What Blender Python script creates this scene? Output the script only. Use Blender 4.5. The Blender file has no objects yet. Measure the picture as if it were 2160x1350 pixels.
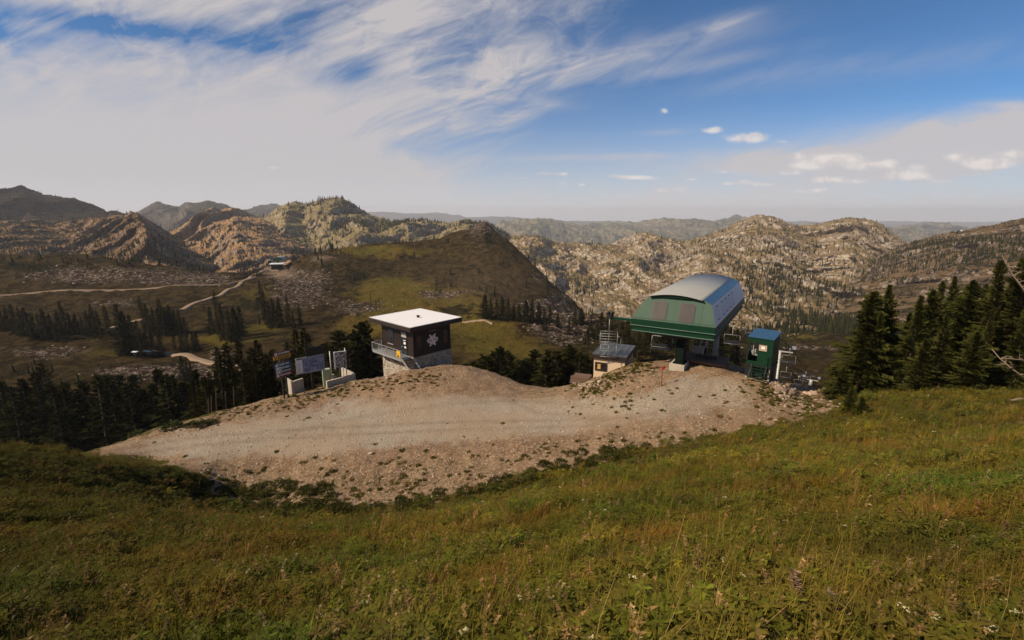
import bpy, math, random
import numpy as np
from mathutils import Vector, Matrix
R = math.radians
SC = bpy.context.scene
COL = SC.collection
rng = np.random.default_rng(11)
random.seed(7)

# ---------------------------------------------------------------- camera
FPX = 1020.0                                   # focal length in pixels of the 2160 px wide photograph
PITCH = math.atan(225 / FPX)
CT, ST = math.cos(PITCH), math.sin(PITCH)
cam = bpy.data.cameras.new('camera')
cam.sensor_width = 36.0
cam.lens = 36.0 * FPX / 2160.0
cam.clip_start = 0.05
cam.clip_end = 90000.0
cam_o = bpy.data.objects.new('camera', cam)
COL.objects.link(cam_o)
cam_o.rotation_euler = (math.pi / 2 - PITCH, 0, 0)
cam_o.location = (0, 0, 0)
SC.camera = cam_o

# ---------------------------------------------------------------- exposure / render
SC.view_settings.view_transform = 'Standard'
SC.view_settings.look = 'None'
SC.view_settings.gamma = 1.0
SC.view_settings.use_curve_mapping = False
SC.view_settings.exposure = EXPOSURE = 0.06
SC.render.engine = 'CYCLES'
cy = SC.cycles
cy.use_denoising = True
cy.max_bounces = 6
cy.diffuse_bounces = 2
cy.glossy_bounces = 2
cy.transmission_bounces = 4
cy.transparent_max_bounces = 8
cy.volume_bounces = 2
cy.caustics_reflective = False
cy.caustics_refractive = False
cy.use_light_tree = False

# ---------------------------------------------------------------- sun
SUN_DIR = Vector((-0.80, -0.34, 0.0)).normalized()
SUN_EL = R(40)
sd = Vector((SUN_DIR.x * math.cos(SUN_EL), SUN_DIR.y * math.cos(SUN_EL), math.sin(SUN_EL)))
sun = bpy.data.lights.new('sun', 'SUN')
sun.energy = 5.0
sun.angle = R(0.5)
sun.color = (1.0, 0.84, 0.62)
sun_o = bpy.data.objects.new('sun', sun)
COL.objects.link(sun_o)
sun_o.rotation_euler = sd.to_track_quat('Z', 'Y').to_euler()
sun_o.location = (-200, -30, 200)

# ---------------------------------------------------------------- node helpers
class NT:
    def __init__(s, tree):
        s.t = tree
    def n(s, typ, ins=None, out=0, **props):
        nd = s.t.nodes.new('ShaderNode' + typ)
        for k, v in props.items():
            setattr(nd, k, v)
        for k, v in (ins or {}).items():
            sk = nd.inputs[k]
            if isinstance(v, bpy.types.NodeSocket):
                s.t.links.new(v, sk)
            else:
                if isinstance(v, tuple) and len(v) == 3 and sk.type == 'RGBA':
                    v = (*v, 1)
                sk.default_value = v
        return nd.outputs[out]
    def m(s, op, a, b=0.0, c=0.0, clamp=False):
        return s.n('Math', {0: a, 1: b, 2: c}, operation=op, use_clamp=clamp)
    def noise(s, vec, scale, detail=3.0, rough=0.55, dist=0.0, out=0):
        return s.n('TexNoise', {'Vector': vec, 'Scale': scale, 'Detail': detail, 'Roughness': rough, 'Distortion': dist}, out=out)
    def voro(s, vec, scale, out=0, feature='F1'):
        return s.n('TexVoronoi', {'Vector': vec, 'Scale': scale}, out=out, feature=feature)
    def step(s, f, a, b):
        lo, hi, t0, t1 = (a, b, 0.0, 1.0) if a < b else (b, a, 1.0, 0.0)
        return s.n('MapRange', {'Value': f, 'From Min': lo, 'From Max': hi, 'To Min': t0, 'To Max': t1}, interpolation_type='SMOOTHSTEP', clamp=True)
    def mix(s, f, a, b, blend='MIX'):
        nd = s.t.nodes.new('ShaderNodeMix')
        nd.data_type = 'RGBA'
        nd.blend_type = blend
        for k, v in ((0, f), (6, a), (7, b)):
            if isinstance(v, bpy.types.NodeSocket):
                s.t.links.new(v, nd.inputs[k])
            else:
                nd.inputs[k].default_value = (*v, 1) if isinstance(v, tuple) else v
        return nd.outputs[2]
    def attr(s, name, out=2):
        return s.n('Attribute', out=out, attribute_name=name)
    def sep(s, v):
        nd = s.t.nodes.new('ShaderNodeSeparateXYZ')
        s.t.links.new(v, nd.inputs[0])
        return nd.outputs[0], nd.outputs[1], nd.outputs[2]
    def comb(s, x, y, z=0.0):
        return s.n('CombineXYZ', {0: x, 1: y, 2: z})
    def bump(s, h, dist=0.1, strength=1.0):
        return s.n('Bump', {'Height': h, 'Distance': dist, 'Strength': strength})

def new_mat(name):
    m = bpy.data.materials.new(name)
    m.use_nodes = True
    m.node_tree.nodes.clear()
    return m, NT(m.node_tree)

def finish(m, nt, color, rough=0.8, normal=None, metal=0.0, spec=0.3, trans=None):
    ins = {'Base Color': color, 'Roughness': rough, 'Metallic': metal, 'Specular IOR Level': spec}
    if normal is not None:
        ins['Normal'] = normal
    b = nt.n('BsdfPrincipled', ins)
    o = m.node_tree.nodes.new('ShaderNodeOutputMaterial')
    m.node_tree.links.new(b, o.inputs[0])
    return m

# ---------------------------------------------------------------- sky (world): Nishita blue with a cirrus veil and small cumulus
world = bpy.data.worlds.new('World')
SC.world = world
world.use_nodes = True
wt = world.node_tree
wt.nodes.clear()
W = NT(wt)
SKY = 0.10
sky = W.n('TexSky', sky_type='NISHITA', sun_disc=False, sun_elevation=SUN_EL,
          sun_rotation=math.atan2(SUN_DIR.x, SUN_DIR.y), altitude=3000.0, air_density=1.0, dust_density=0.4, ozone_density=3.0)
dirv = W.n('TexCoord')
dx, dy, dz = W.sep(dirv)
yy = W.m('MAXIMUM', W.m('ABSOLUTE', dy), 0.02)
U = W.m('DIVIDE', dx, yy)
E_ = W.m('DIVIDE', dz, yy)
P2 = W.comb(U, E_)
# a cloud sheet overhead: where the ray meets a plane high above
zz = W.m('ADD', W.m('MAXIMUM', dz, 0.0), 0.10)
CX, CY = W.m('DIVIDE', dx, zz), W.m('DIVIDE', dy, zz)
def rot2(a, x, y, sx, sy):
    c_, s_ = math.cos(a), math.sin(a)
    return W.comb(W.m('MULTIPLY', W.m('ADD', W.m('MULTIPLY', x, c_), W.m('MULTIPLY', y, s_)), sx),
                  W.m('MULTIPLY', W.m('SUBTRACT', W.m('MULTIPLY', y, c_), W.m('MULTIPLY', x, s_)), sy))
warp = W.noise(P2, 3.0, 3.0, 0.6)
def gauss(u0, e0, su, se, a=0.0):
    x = W.m('SUBTRACT', U, u0); y = W.m('SUBTRACT', E_, e0)
    if a:
        c_, s_ = math.cos(a), math.sin(a)
        x, y = (W.m('ADD', W.m('MULTIPLY', x, c_), W.m('MULTIPLY', y, s_)),
                W.m('SUBTRACT', W.m('MULTIPLY', y, c_), W.m('MULTIPLY', x, s_)))
    x = W.m('DIVIDE', x, su); y = W.m('DIVIDE', y, se)
    q = W.m('ADD', W.m('MULTIPLY', x, x), W.m('MULTIPLY', y, y))
    return W.m('EXPONENT', W.m('MULTIPLY', q, -1.0))
def addm(items):
    a = items[0]
    for b in items[1:]:
        a = W.m('ADD', a, b)
    return a
wv = W.m('MULTIPLY', W.m('SUBTRACT', warp, 0.5), 0.34)
Uw, Ew = W.m('ADD', U, wv), W.m('ADD', E_, W.m('MULTIPLY', wv, 0.35))
fiber = W.noise(rot2(0.24, Uw, Ew, 1.0, 5.5), 3.0, 8.0, 0.64, 0.9)        # long wisps
fiber2 = W.noise(rot2(0.42, Uw, Ew, 1.0, 3.2), 5.5, 9.0, 0.66, 1.2)
billow = W.noise(rot2(0.15, Uw, Ew, 1.0, 2.6), 5.0, 9.0, 0.66, 0.5)
tex = W.m('ADD', W.m('MULTIPLY', fiber, 0.55), W.m('MULTIPLY', fiber2, 0.45))    # mean about 0.5
# veil on the left: its edge runs from upper right to lower left
edge = W.m('ADD', W.m('MULTIPLY', W.m('SUBTRACT', E_, 0.24), 0.95), -0.10)
dl = W.m('ADD', W.m('SUBTRACT', edge, U), W.m('MULTIPLY', W.m('SUBTRACT', tex, 0.5), 0.9))
veil = W.step(dl, -0.26, 0.26)
high = W.step(E_, 0.17, 0.34)
holes = addm([W.m('MULTIPLY', gauss(-0.29, 0.262, 0.06, 0.022, 0.25), 0.9),
              W.m('MULTIPLY', gauss(-0.72, 0.340, 0.26, 0.022, -0.12), 0.9),
              W.m('MULTIPLY', gauss(-1.02, 0.335, 0.14, 0.020, -0.1), 0.9),
              W.m('MULTIPLY', gauss(-0.36, 0.365, 0.16, 0.03, 0.4), 0.55)])
holes = W.m('MULTIPLY', holes, W.m('MULTIPLY', W.m('SUBTRACT', 1.08, tex), 1.7))
grain = W.m('ADD', W.m('MULTIPLY', W.m('SUBTRACT', tex, 0.5), W.m('ADD', 0.7, W.m('MULTIPLY', high, 1.2))),
            W.m('MULTIPLY', W.m('SUBTRACT', billow, 0.5), W.m('ADD', 0.5, W.m('MULTIPLY', high, 1.5))))
body = W.m('MULTIPLY', veil, W.m('ADD', W.m('SUBTRACT', 0.92, W.m('MULTIPLY', high, 0.13)), grain))
body = W.m('MULTIPLY', W.m('MAXIMUM', W.m('SUBTRACT', body, holes), 0.0), W.m('SUBTRACT', 1.0, W.m('MULTIPLY', W.step(E_, 0.45, 1.1), 0.85)))
tail = addm([W.m('MULTIPLY', gauss(0.00, 0.250, 0.20, 0.045, 0.22), 0.9),
             W.m('MULTIPLY', gauss(-0.10, 0.31, 0.22, 0.05, -0.15), 0.7),
             W.m('MULTIPLY', gauss(-0.02, 0.175, 0.09, 0.012, 0.28), 1.2),
             W.m('MULTIPLY', gauss(-0.15, 0.165, 0.10, 0.012, 0.15), 0.8),
             W.m('MULTIPLY', gauss(0.02, 0.213, 0.09, 0.010, -0.10), 0.8),
             W.m('MULTIPLY', gauss(0.25, 0.30, 0.22, 0.026, 0.20), 0.95),
             W.m('MULTIPLY', gauss(0.33, 0.27, 0.20, 0.014, 0.16), 0.6),
             W.m('MULTIPLY', gauss(0.40, 0.350, 0.05, 0.012, 0.3), 0.9),
             W.m('MULTIPLY', gauss(0.50, 0.255, 0.20, 0.022, 0.15), 0.45),
             W.m('MULTIPLY', gauss(0.85, 0.29, 0.25, 0.03, 0.15), 0.30),
             W.m('MULTIPLY', gauss(0.92, 0.128, 0.32, 0.044, 0.10), 2.3),
             W.m('MULTIPLY', gauss(1.02, 0.168, 0.24, 0.028, 0.05), 2.2),
             W.m('MULTIPLY', gauss(0.60, 0.108, 0.24, 0.020, 0.05), 1.4),
             W.m('MULTIPLY', gauss(0.17, 0.108, 0.19, 0.007, 0.02), 0.75),
             W.m('MULTIPLY', gauss(0.30, 0.155, 0.05, 0.006, 0.05), 0.6),
             W.m('MULTIPLY', gauss(0.95, 0.205, 0.06, 0.008, 0.0), 0.9)])
wisp = W.m('MULTIPLY', tail, W.m('MAXIMUM', W.m('ADD', 0.36, W.m('MULTIPLY', W.m('SUBTRACT', tex, 0.5), 2.4)), 0.0))
low = W.m('MULTIPLY', W.m('POWER', W.m('SUBTRACT', 1.0, W.step(E_, -0.10, 0.27)), 1.25), 1.62)
dens = W.m('ADD', W.m('ADD', body, wisp), W.m('MULTIPLY', low, W.m('ADD', 0.85, W.m('MULTIPLY', W.m('SUBTRACT', billow, 0.5), 0.5))), clamp=True)
dens = W.m('MULTIPLY', dens, 0.93)
# cumulus puffs low on the right
PUFFS = [(0.455, 0.143, 0.040, 0.010, 1.0), (0.48, 0.146, 0.02, 0.008, .9), (0.20, 0.072, 0.02, 0.004, .7), (0.28, 0.068, 0.015, 0.004, .7), (0.88, 0.108, 0.03, 0.010, .9), (0.99, 0.115, 0.04, 0.009, .8), (0.80, 0.088, 0.03, 0.008, .8), (0.57, 0.110, 0.025, 0.008, .8), (0.385, 0.158, 0.018, 0.006, .9), (0.40, 0.160, 0.012, 0.006, .8), (0.295, 0.193, 0.010, 0.006, .8), (0.575, 0.093, 0.03, 0.009, 1.0), (0.615, 0.100, 0.03, 0.013, 1.1),
         (0.66, 0.104, 0.035, 0.013, 1.0), (0.70, 0.090, 0.04, 0.008, .9), (0.775, 0.074, 0.035, 0.010, 1.0), (0.81, 0.071, 0.025, 0.007, .8), (0.93, 0.096, 0.035, 0.012, 1.15), (0.965, 0.096, 0.035, 0.009, 1.1), (0.225, 0.069, 0.016, 0.005, .95), (0.255, 0.070, 0.018, 0.005, .9),
         (0.30, 0.046, 0.02, 0.005, .8), (0.335, 0.048, 0.02, 0.006, .85), (0.065, 0.077, 0.018, 0.004, .9), (0.10, 0.076, 0.016, 0.004, .8), (0.10, 0.058, 0.012, 0.003, .8), (0.14, 0.056, 0.01, 0.003, .7), (0.59, 0.043, 0.025, 0.005, .75), (0.62, 0.046, 0.02, 0.005, .7),
         (0.44, 0.058, 0.025, 0.004, .8), (0.47, 0.061, 0.02, 0.005, .8), (0.50, 0.056, 0.03, 0.004, .7), (0.64, 0.066, 0.03, 0.006, .9), (0.69, 0.062, 0.03, 0.005, .8), (0.74, 0.098, 0.03, 0.008, .9), (0.55, 0.078, 0.03, 0.005, .7), (0.86, 0.062, 0.03, 0.005, .7), (0.42, 0.080, 0.03, 0.004, .6), (0.61, 0.064, 0.016, 0.006, .8), (0.53, 0.137, 0.016, 0.004, .6), (-0.47, 0.088, 0.028, 0.004, .45), (0.02, 0.068, 0.015, 0.003, .6), (0.36, 0.066, 0.02, 0.003, .6)]
cum = addm([W.m('MULTIPLY', gauss(*g_[:4]), g_[4]) for g_ in PUFFS])
puff = W.noise(rot2(0.0, U, E_, 1.0, 1.5), 34.0, 8.0, 0.68, 0.4)
cumd = W.step(W.m('MULTIPLY', W.m('MINIMUM', cum, 1.1), W.m('ADD', W.m('MULTIPLY', puff, 1.5), -0.13)), 0.10, 0.68)
lit = W.noise(W.comb(W.m('ADD', U, 0.003), W.m('ADD', W.m('MULTIPLY', E_, 1.5), -0.006)), 34.0, 5.0, 0.6, 0.4)
SCALE = 1.0 / SKY
CLOUD = (0.56 * SCALE, 0.525 * SCALE, 0.525 * SCALE)
CUM = (0.80 * SCALE, 0.735 * SCALE, 0.70 * SCALE)
blue = W.mix(1.0, sky, (0.54, 0.82, 0.98), 'MULTIPLY')
veilc = W.mix(W.step(E_, 0.10, -0.02), CLOUD, (0.62 * SCALE, 0.59 * SCALE, 0.60 * SCALE))
c1 = W.mix(dens, blue, veilc)
cumc = W.mix(W.step(lit, 0.35, 0.62), (0.62 * SCALE, 0.58 * SCALE, 0.58 * SCALE), CUM)
c2 = W.mix(W.m('MULTIPLY', cumd, 0.85), c1, cumc)
c2 = W.mix(W.step(dz, -0.10, -0.025), tuple(v * SCALE for v in (.03, .025, .02)), c2)
bg = W.n('Background', {'Color': c2, 'Strength': SKY})
wo = wt.nodes.new('ShaderNodeOutputWorld')
wt.links.new(bg, wo.inputs[0])

# ---------------------------------------------------------------- projection helpers (a pixel of the photograph -> a place in the world)
def ray(px, py):
    px = np.asarray(px, float); py = np.asarray(py, float)
    yv = (675 - py) / FPX
    return (px - 1080) / FPX, CT + yv * ST, -ST + yv * CT
def uT(px, py):
    x, y, z = ray(px, py)
    return x / y, z / y
def atY(px, py, Y):
    u, t = uT(px, py)
    return Vector((float(u * Y), float(Y), float(t * Y)))
def atZ(px, py, z):
    u, t = uT(px, py)
    Y = z / t
    return Vector((float(u * Y), float(Y), float(z)))
def pix(x, y, z):
    xc = x; yc = -y * -ST + z * CT; zc = y * CT - z * ST
    yc = y * ST + z * CT
    return 1080 + FPX * xc / zc, 675 - FPX * yc / zc

# ---------------------------------------------------------------- noise
_perm = np.random.default_rng(5).permutation(512).astype(np.int64)
_perm = np.concatenate([_perm, _perm, _perm])
_ang = np.random.default_rng(6).uniform(0, 2 * np.pi, 512)
_gx, _gy = np.cos(_ang), np.sin(_ang)
def perlin(x, y, seed=0):
    x = np.asarray(x, float) + seed * 17.31; y = np.asarray(y, float) + seed * 9.77
    xi = np.floor(x).astype(np.int64); yi = np.floor(y).astype(np.int64)
    xf, yf = x - xi, y - yi
    xi &= 511; yi &= 511
    def g(a, b, dx_, dy_):
        h = _perm[_perm[a & 511] + (b & 511)] & 511
        return _gx[h] * dx_ + _gy[h] * dy_
    uu = xf * xf * xf * (xf * (xf * 6 - 15) + 10); vv = yf * yf * yf * (yf * (yf * 6 - 15) + 10)
    a = g(xi, yi, xf, yf); b = g(xi + 1, yi, xf - 1, yf)
    c = g(xi, yi + 1, xf, yf - 1); d = g(xi + 1, yi + 1, xf - 1, yf - 1)
    return (a + uu * (b - a)) * (1 - vv) + (c + uu * (d - c)) * vv
def fbm(x, y, oct_=5, seed=0, gain=.5):
    s = 0; a = 1.0
    for i in range(oct_):
        s = s + a * perlin(x * 2 ** i, y * 2 ** i, seed + i); a *= gain
    return s
def ridged(x, y, oct_=5, seed=0, gain=.5):
    s = 0; a = 1.0; n = 0
    for i in range(oct_):
        s = s + a * (1 - 2 * np.abs(perlin(x * 2 ** i, y * 2 ** i, seed + i))); n += a; a *= gain
    return s / n
def sstep(x, a, b):
    t = np.clip((x - a) / (b - a), 0, 1)
    return t * t * (3 - 2 * t)
def in_poly(px, py, poly):
    inside = np.zeros(px.shape, bool)
    n = len(poly)
    for i in range(n):
        x1, y1 = poly[i]; x2, y2 = poly[(i + 1) % n]
        cnd = (y1 > py) != (y2 > py)
        with np.errstate(divide='ignore', invalid='ignore'):
            xi = (x2 - x1) * (py - y1) / (y2 - y1 + 1e-12) + x1
        inside ^= cnd & (px < xi)
    return inside

# ---------------------------------------------------------------- object helpers
def put(o, parent=None):
    COL.objects.link(o)
    if parent is not None:
        o.parent = parent
    return o
def tag(o, label=None, cat=None, group=None, kind=None):
    if label: o['label'] = label
    if cat: o['category'] = cat
    if group: o['group'] = group
    if kind: o['kind'] = kind
    return o
def thing(name, label, cat, loc, yaw=0.0, group=None):
    o = bpy.data.objects.new(name, None)
    o.empty_display_size = 0.3
    put(o)
    o.location = loc
    o.rotation_euler = (0, 0, yaw)
    return tag(o, label, cat, group)
def np_mesh(name, verts, faces, mats=(), smooth=False, mat_idx=None, attrs=None, color=None):
    """verts (N,3); faces (M,3) or (M,4) array"""
    me = bpy.data.meshes.new(name)
    verts = np.ascontiguousarray(verts, dtype=np.float32); faces = np.ascontiguousarray(faces, dtype=np.int32)
    me.vertices.add(len(verts)); me.vertices.foreach_set('co', verts.ravel())
    k = faces.shape[1]
    me.loops.add(faces.size); me.loops.foreach_set('vertex_index', faces.ravel())
    me.polygons.add(len(faces))
    me.polygons.foreach_set('loop_start', np.arange(0, faces.size, k, dtype=np.int32))
    if smooth:
        me.polygons.foreach_set('use_smooth', np.ones(len(faces), bool))
    for m in mats: me.materials.append(m)
    if mat_idx is not None:
        me.polygons.foreach_set('material_index', np.ascontiguousarray(mat_idx, dtype=np.int32))
    me.update(calc_edges=True)
    for nme, arr in (attrs or {}).items():
        a = me.attributes.new(nme, 'FLOAT', 'POINT')
        a.data.foreach_set('value', np.ascontiguousarray(arr, dtype=np.float32).ravel())
    if color is not None:
        a = me.attributes.new('col', 'FLOAT_COLOR', 'POINT')
        c4 = np.concatenate([color, np.ones((len(color), 1))], 1).astype(np.float32)
        a.data.foreach_set('color', c4.ravel())
    return me
def np_obj(name, *a, parent=None, **k):
    return put(bpy.data.objects.new(name, np_mesh(name, *a, **k)), parent)
def grid_faces(nr, nc):
    i = np.arange(nr - 1)[:, None] * nc + np.arange(nc - 1)[None, :]
    i = i.ravel()
    return np.stack([i, i + 1, i + nc + 1, i + nc], 1)
# ================================================================ TERRAIN
class TPS:
    def __init__(s, P, v, reg=1e-5):
        s.P = np.asarray(P, float); n = len(P)
        K = s.k(s.P[:, None, :] - s.P[None, :, :]) + np.eye(n) * reg
        Q = np.concatenate([np.ones((n, 1)), s.P], 1)
        A = np.block([[K, Q], [Q.T, np.zeros((3, 3))]])
        w = np.linalg.solve(A, np.concatenate([np.asarray(v, float), np.zeros(3)]))
        s.w, s.a = w[:n], w[n:]
    @staticmethod
    def k(d):
        r2 = (d ** 2).sum(-1)
        return 0.5 * r2 * np.log(r2 + 1e-12)
    def __call__(s, x, y):
        sh = np.shape(x); q = np.stack([np.ravel(x), np.ravel(y)], 1)
        out = np.empty(len(q))
        for i in range(0, len(q), 20000):
            b = q[i:i + 20000]
            out[i:i + 20000] = s.k(b[:, None, :] - s.P[None]) @ s.w + s.a[0] + b @ s.a[1:]
        return out.reshape(sh)

# ---------------------------------------------------------------- near ground: meadow slope, gravel pad, two mounds
near_c = []
def NZ(*pts):
    for px, py, z in pts:
        p = atZ(px, py, z); near_c.append((p.x, p.y, z))
def NY(*pts):
    for px, py, Y in pts:
        p = atY(px, py, Y); near_c.append(tuple(p))
def NX(*pts):                                     # hidden places: pixel column, distance, height
    for px, Y, z in pts:
        u, _ = uT(px, 800); near_c.append((float(u) * Y, Y, z))
# gravel pad
NZ((1000, 870, -19.4), (800, 892, -19.9), (600, 920, -20.2), (400, 948, -20.5), (200, 948, -20.6), (1200, 862, -18.5), (1400, 850, -16.8), (1600, 850, -16.2), (1735, 856, -15.9),
   (900, 950, -20.0), (1100, 930, -19.2), (700, 990, -20.5), (500, 985, -20.8), (700, 850, -20.1), (480, 880, -20.5), (330, 905, -20.7), (1100, 845, -19.3))
# far edge of the pad, hut mound, terminal mound
NY((600, 836, 52.5), (660, 822, 54), (745, 805, 55.5), (800, 797, 57.5), (865, 783, 56.3), (900, 778, 57), (950, 771, 59), (985, 774, 62), (1050, 790, 60), (1130, 824, 52.5), (1000, 800, 54))
NY((1200, 818, 50), (1245, 812, 49), (1290, 800, 47.5), (1340, 768, 49.5), (1400, 762, 51), (1430, 776, 47.8), (1520, 774, 47.5), (1500, 758, 53), (1450, 756, 54), (1565, 786, 46.5), (1600, 800, 43.6), (1640, 803, 43.6),
   (1395, 813, 44.3), (1500, 815, 43.5), (1680, 830, 43))
# bottom edge of the pad where the meadow slope begins
NZ((330, 975, -20.7), (450, 1050, -20.9), (600, 1066, -20.9), (750, 1062, -20.7), (950, 1030, -20.1), (1100, 988, -19.3), (1300, 948, -18.2), (1500, 912, -17.2), (1700, 872, -16.3))
# meadow slope towards the camera
NY((1080, 1350, 3.1), (1080, 1200, 6.2), (1080, 1100, 12.5), (400, 1350, 3.1), (400, 1200, 6.4), (400, 1110, 16), (1500, 1350, 2.5), (1500, 1200, 4.6), (1500, 1050, 11.0), (1500, 970, 21),
   (2150, 1350, 2.1), (2150, 1200, 3.4), (2150, 1050, 6.5), (2150, 930, 16), (1850, 900, 27), (20, 1350, 3.1), (20, 1200, 6.2), (20, 1080, 13), (20, 990, 22))
NY((1900, 840, 36), (2150, 836, 34), (2000, 832, 38), (1790, 868, 34))
# hump at the lower edge on the far side of the meadow
NY((0, 932, 30), (150, 957, 31), (260, 982, 32), (400, 1012, 33))
near_c += [(0, 0, -1.35), (-3, 0.3, -1.5), (3, .3, -.75), (-9, 1, -2.6), (9, 1, .4), (0, -6, 2.3), (-25, 0, -4), (25, 0, 2.0)]
# fall-away beyond the edges
NX((-250, 38, -24), (0, 42, -26), (150, 50, -28), (300, 57, -30), (500, 64, -30), (700, 72, -32), (850, 78, -34), (1000, 80, -36), (1150, 70, -33), (1250, 66, -29), (1350, 68, -26), (1500, 68, -26), (1600, 58, -22), (1700, 60, -25),
   (-300, 75, -60), (0, 90, -64), (400, 98, -66), (800, 105, -68), (1200, 100, -66), (1500, 100, -62), (1750, 100, -58),
   (1850, 55, -19), (2000, 55, -16.5), (2200, 52, -14.5), (1850, 90, -45), (2050, 95, -42), (2400, 95, -40), (2400, 45, -12.5))
near_c = np.array(near_c)
_near = TPS(near_c[:, :2] / 30.0, near_c[:, 2], 2e-4)
def near_raw(x, y):
    return _near(np.asarray(x) / 30.0, np.asarray(y) / 30.0)
PAD = [(160, 945), (330, 906), (420, 880), (520, 845), (620, 828), (700, 800), (800, 772), (860, 760), (1000, 764), (1060, 775), (1140, 812), (1220, 806), (1262, 800), (1330, 772), (1345, 752), (1420, 742), (1560, 752), (1600, 775),
       (1660, 800), (1760, 835), (1756, 862), (1690, 880), (1500, 916), (1300, 955), (1200, 985), (1080, 1012), (960, 1044), (850, 1058), (760, 1072), (640, 1066), (520, 1062), (455, 1048), (420, 1015), (395, 985), (330, 970), (230, 958)]
GRAVEL = [(200, 950), (420, 905), (600, 872), (720, 846), (900, 832), (1180, 840), (1330, 830), (1420, 800), (1500, 792), (1560, 800), (1600, 840), (1560, 862), (1400, 885), (1250, 905), (1050, 925), (900, 935), (760, 950), (600, 965), (400, 970)]
def soft_poly(px, py, poly, w):
    """coverage of a polygon blurred by about w pixels"""
    acc = 0
    for ax, ay in ((0, 0), (w, 0), (-w, 0), (0, w * .5), (0, -w * .5), (w * .7, w * .35), (-w * .7, w * .35), (w * .7, -w * .35), (-w * .7, -w * .35)):
        acc = acc + in_poly(px + ax, py + ay, poly)
    return acc / 9.0
def near_z(x, y):
    x = np.asarray(x, float); y = np.asarray(y, float)
    z = near_raw(x, y)
    px, py = pix(x, np.maximum(y, .5), z)
    pad = soft_poly(px, py, PAD, 14)
    far = sstep(y, 3, 14)
    rough = fbm(x / 3.1, y / 3.1, 4, 3) * .22 * far + fbm(x / 11., y / 11., 3, 8) * .45 * far + fbm(x / .8, y / .8, 3, 14) * .05
    grav = soft_poly(px, py, GRAVEL, 10)
    flat = fbm(x / 2.2, y / 2.2, 4, 5) * .07 + fbm(x / .7, y / .7, 3, 15) * .035
    mound = (1 - grav) * fbm(x / 1.7, y / 1.7, 4, 25) * .22
    return z + rough * (1 - pad) + (flat + mound) * pad
nr, nc = 520, 700
yv = np.concatenate([np.linspace(-4, .3, 20), np.geomspace(.32, 100, nr - 20)])
uv = np.linspace(-1.75, 1.75, nc)
GX = uv[None, :] * (np.maximum(yv, 0)[:, None] + 3.0); GY = np.repeat(yv[:, None], nc, 1)
GZ = near_z(GX, GY)
NPX, NPY = pix(GX, np.maximum(GY, .4), GZ)
wob = fbm(GX / 1.6, GY / 1.6, 4, 31) * 22 + fbm(GX / 6, GY / 6, 3, 37) * 16
pad_m = soft_poly(NPX + wob * 1.4, NPY + wob * .8, PAD, 26)
pad_m[GY < 8] = 0
grav_m = soft_poly(NPX + wob * 1.6, NPY + wob * .7, GRAVEL, 26)
def blobs(px, py, items):
    s = 0
    for bx, by, sx, sy, k in items:
        s = s + k * np.exp(-((px - bx) / sx) ** 2 - ((py - by) / sy) ** 2)
    return s
red_m = blobs(NPX, NPY, [(1390, 752, 60, 14, 1), (1330, 790, 40, 14, .5), (700, 940, 160, 16, .6), (640, 860, 120, 14, .8), (860, 800, 60, 20, .7), (1000, 935, 120, 10, .6), (950, 960, 160, 14, .5), (430, 900, 90, 16, .6)])
weed_m = blobs(NPX, NPY, [(650, 1020, 200, 36, 1), (900, 1000, 200, 36, 1), (470, 1000, 70, 30, 1), (1350, 930, 260, 22, .7), (1250, 830, 90, 30, .9), (1600, 830, 90, 40, .9), (520, 870, 160, 20, .8), (690, 830, 90, 14, .9), (1320, 790, 70, 20, .9), (1500, 850, 200, 40, .3), (1130, 825, 60, 14, .6)])
def line_mask(px, py, pts, w):
    best = np.full(px.shape, 1e9)
    for (x1, y1), (x2, y2) in zip(pts[:-1], pts[1:]):
        L2 = (x2 - x1) ** 2 + (y2 - y1) ** 2; t = np.clip(((px - x1) * (x2 - x1) + (py - y1) * (y2 - y1)) / L2, 0, 1)
        best = np.minimum(best, np.hypot(px - x1 - t * (x2 - x1), (py - y1 - t * (y2 - y1)) * 1.6))
    return np.exp(-(best / w) ** 2)
track_m = np.clip(sum(line_mask(NPX + wob * .3, NPY, q, w) * k for q, w, k in (
    ([(200, 955), (420, 922), (640, 905), (860, 893), (1100, 888), (1300, 884), (1500, 862), (1700, 858)], 5, .8), ([(230, 965), (430, 938), (650, 922), (880, 910), (1110, 902), (1310, 897), (1520, 872), (1700, 866)], 5, .8),
    ([(520, 930), (760, 880), (960, 850), (1100, 846), (1250, 856)], 5, .6), ([(1010, 780), (1030, 810), (1060, 840), (1140, 872), (1280, 880)], 7, .7), ([(1470, 800), (1450, 835), (1380, 870), (1250, 890)], 6, .6), ([(1500, 800), (1490, 838), (1420, 878), (1280, 902)], 6, .6),
    ([(700, 965), (950, 944), (1150, 925), (1400, 900), (1600, 880)], 5, .7))), 0, 1)
m, nt = new_mat('meadow_and_gravel')
pos = nt.n('NewGeometry')
pm, gm, rm, wm = nt.attr('pad'), nt.attr('gravel'), nt.attr('red'), nt.attr('weed')
n1 = nt.noise(pos, .5, 5, .6); n2 = nt.noise(pos, 3.0, 5, .65); n3 = nt.noise(pos, 14.0, 4, .7); n4 = nt.noise(pos, .12, 3)
peb = nt.voro(pos, 7.0); pebc = nt.voro(pos, 7.0, out=1)
peb2 = nt.voro(pos, 17.0, out=1)
soil = nt.mix(nt.step(n1, .35, .7), (.265, .172, .100), (.175, .108, .062))
soil = nt.mix(nt.m('MULTIPLY', rm, nt.step(n2, .3, .65), clamp=True), soil, (.19, .105, .065))
soil = nt.mix(nt.m('MULTIPLY', nt.step(nt.n('SeparateColor', {0: pebc}), .55, .9), .6), soil, (.40, .30, .21))
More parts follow.
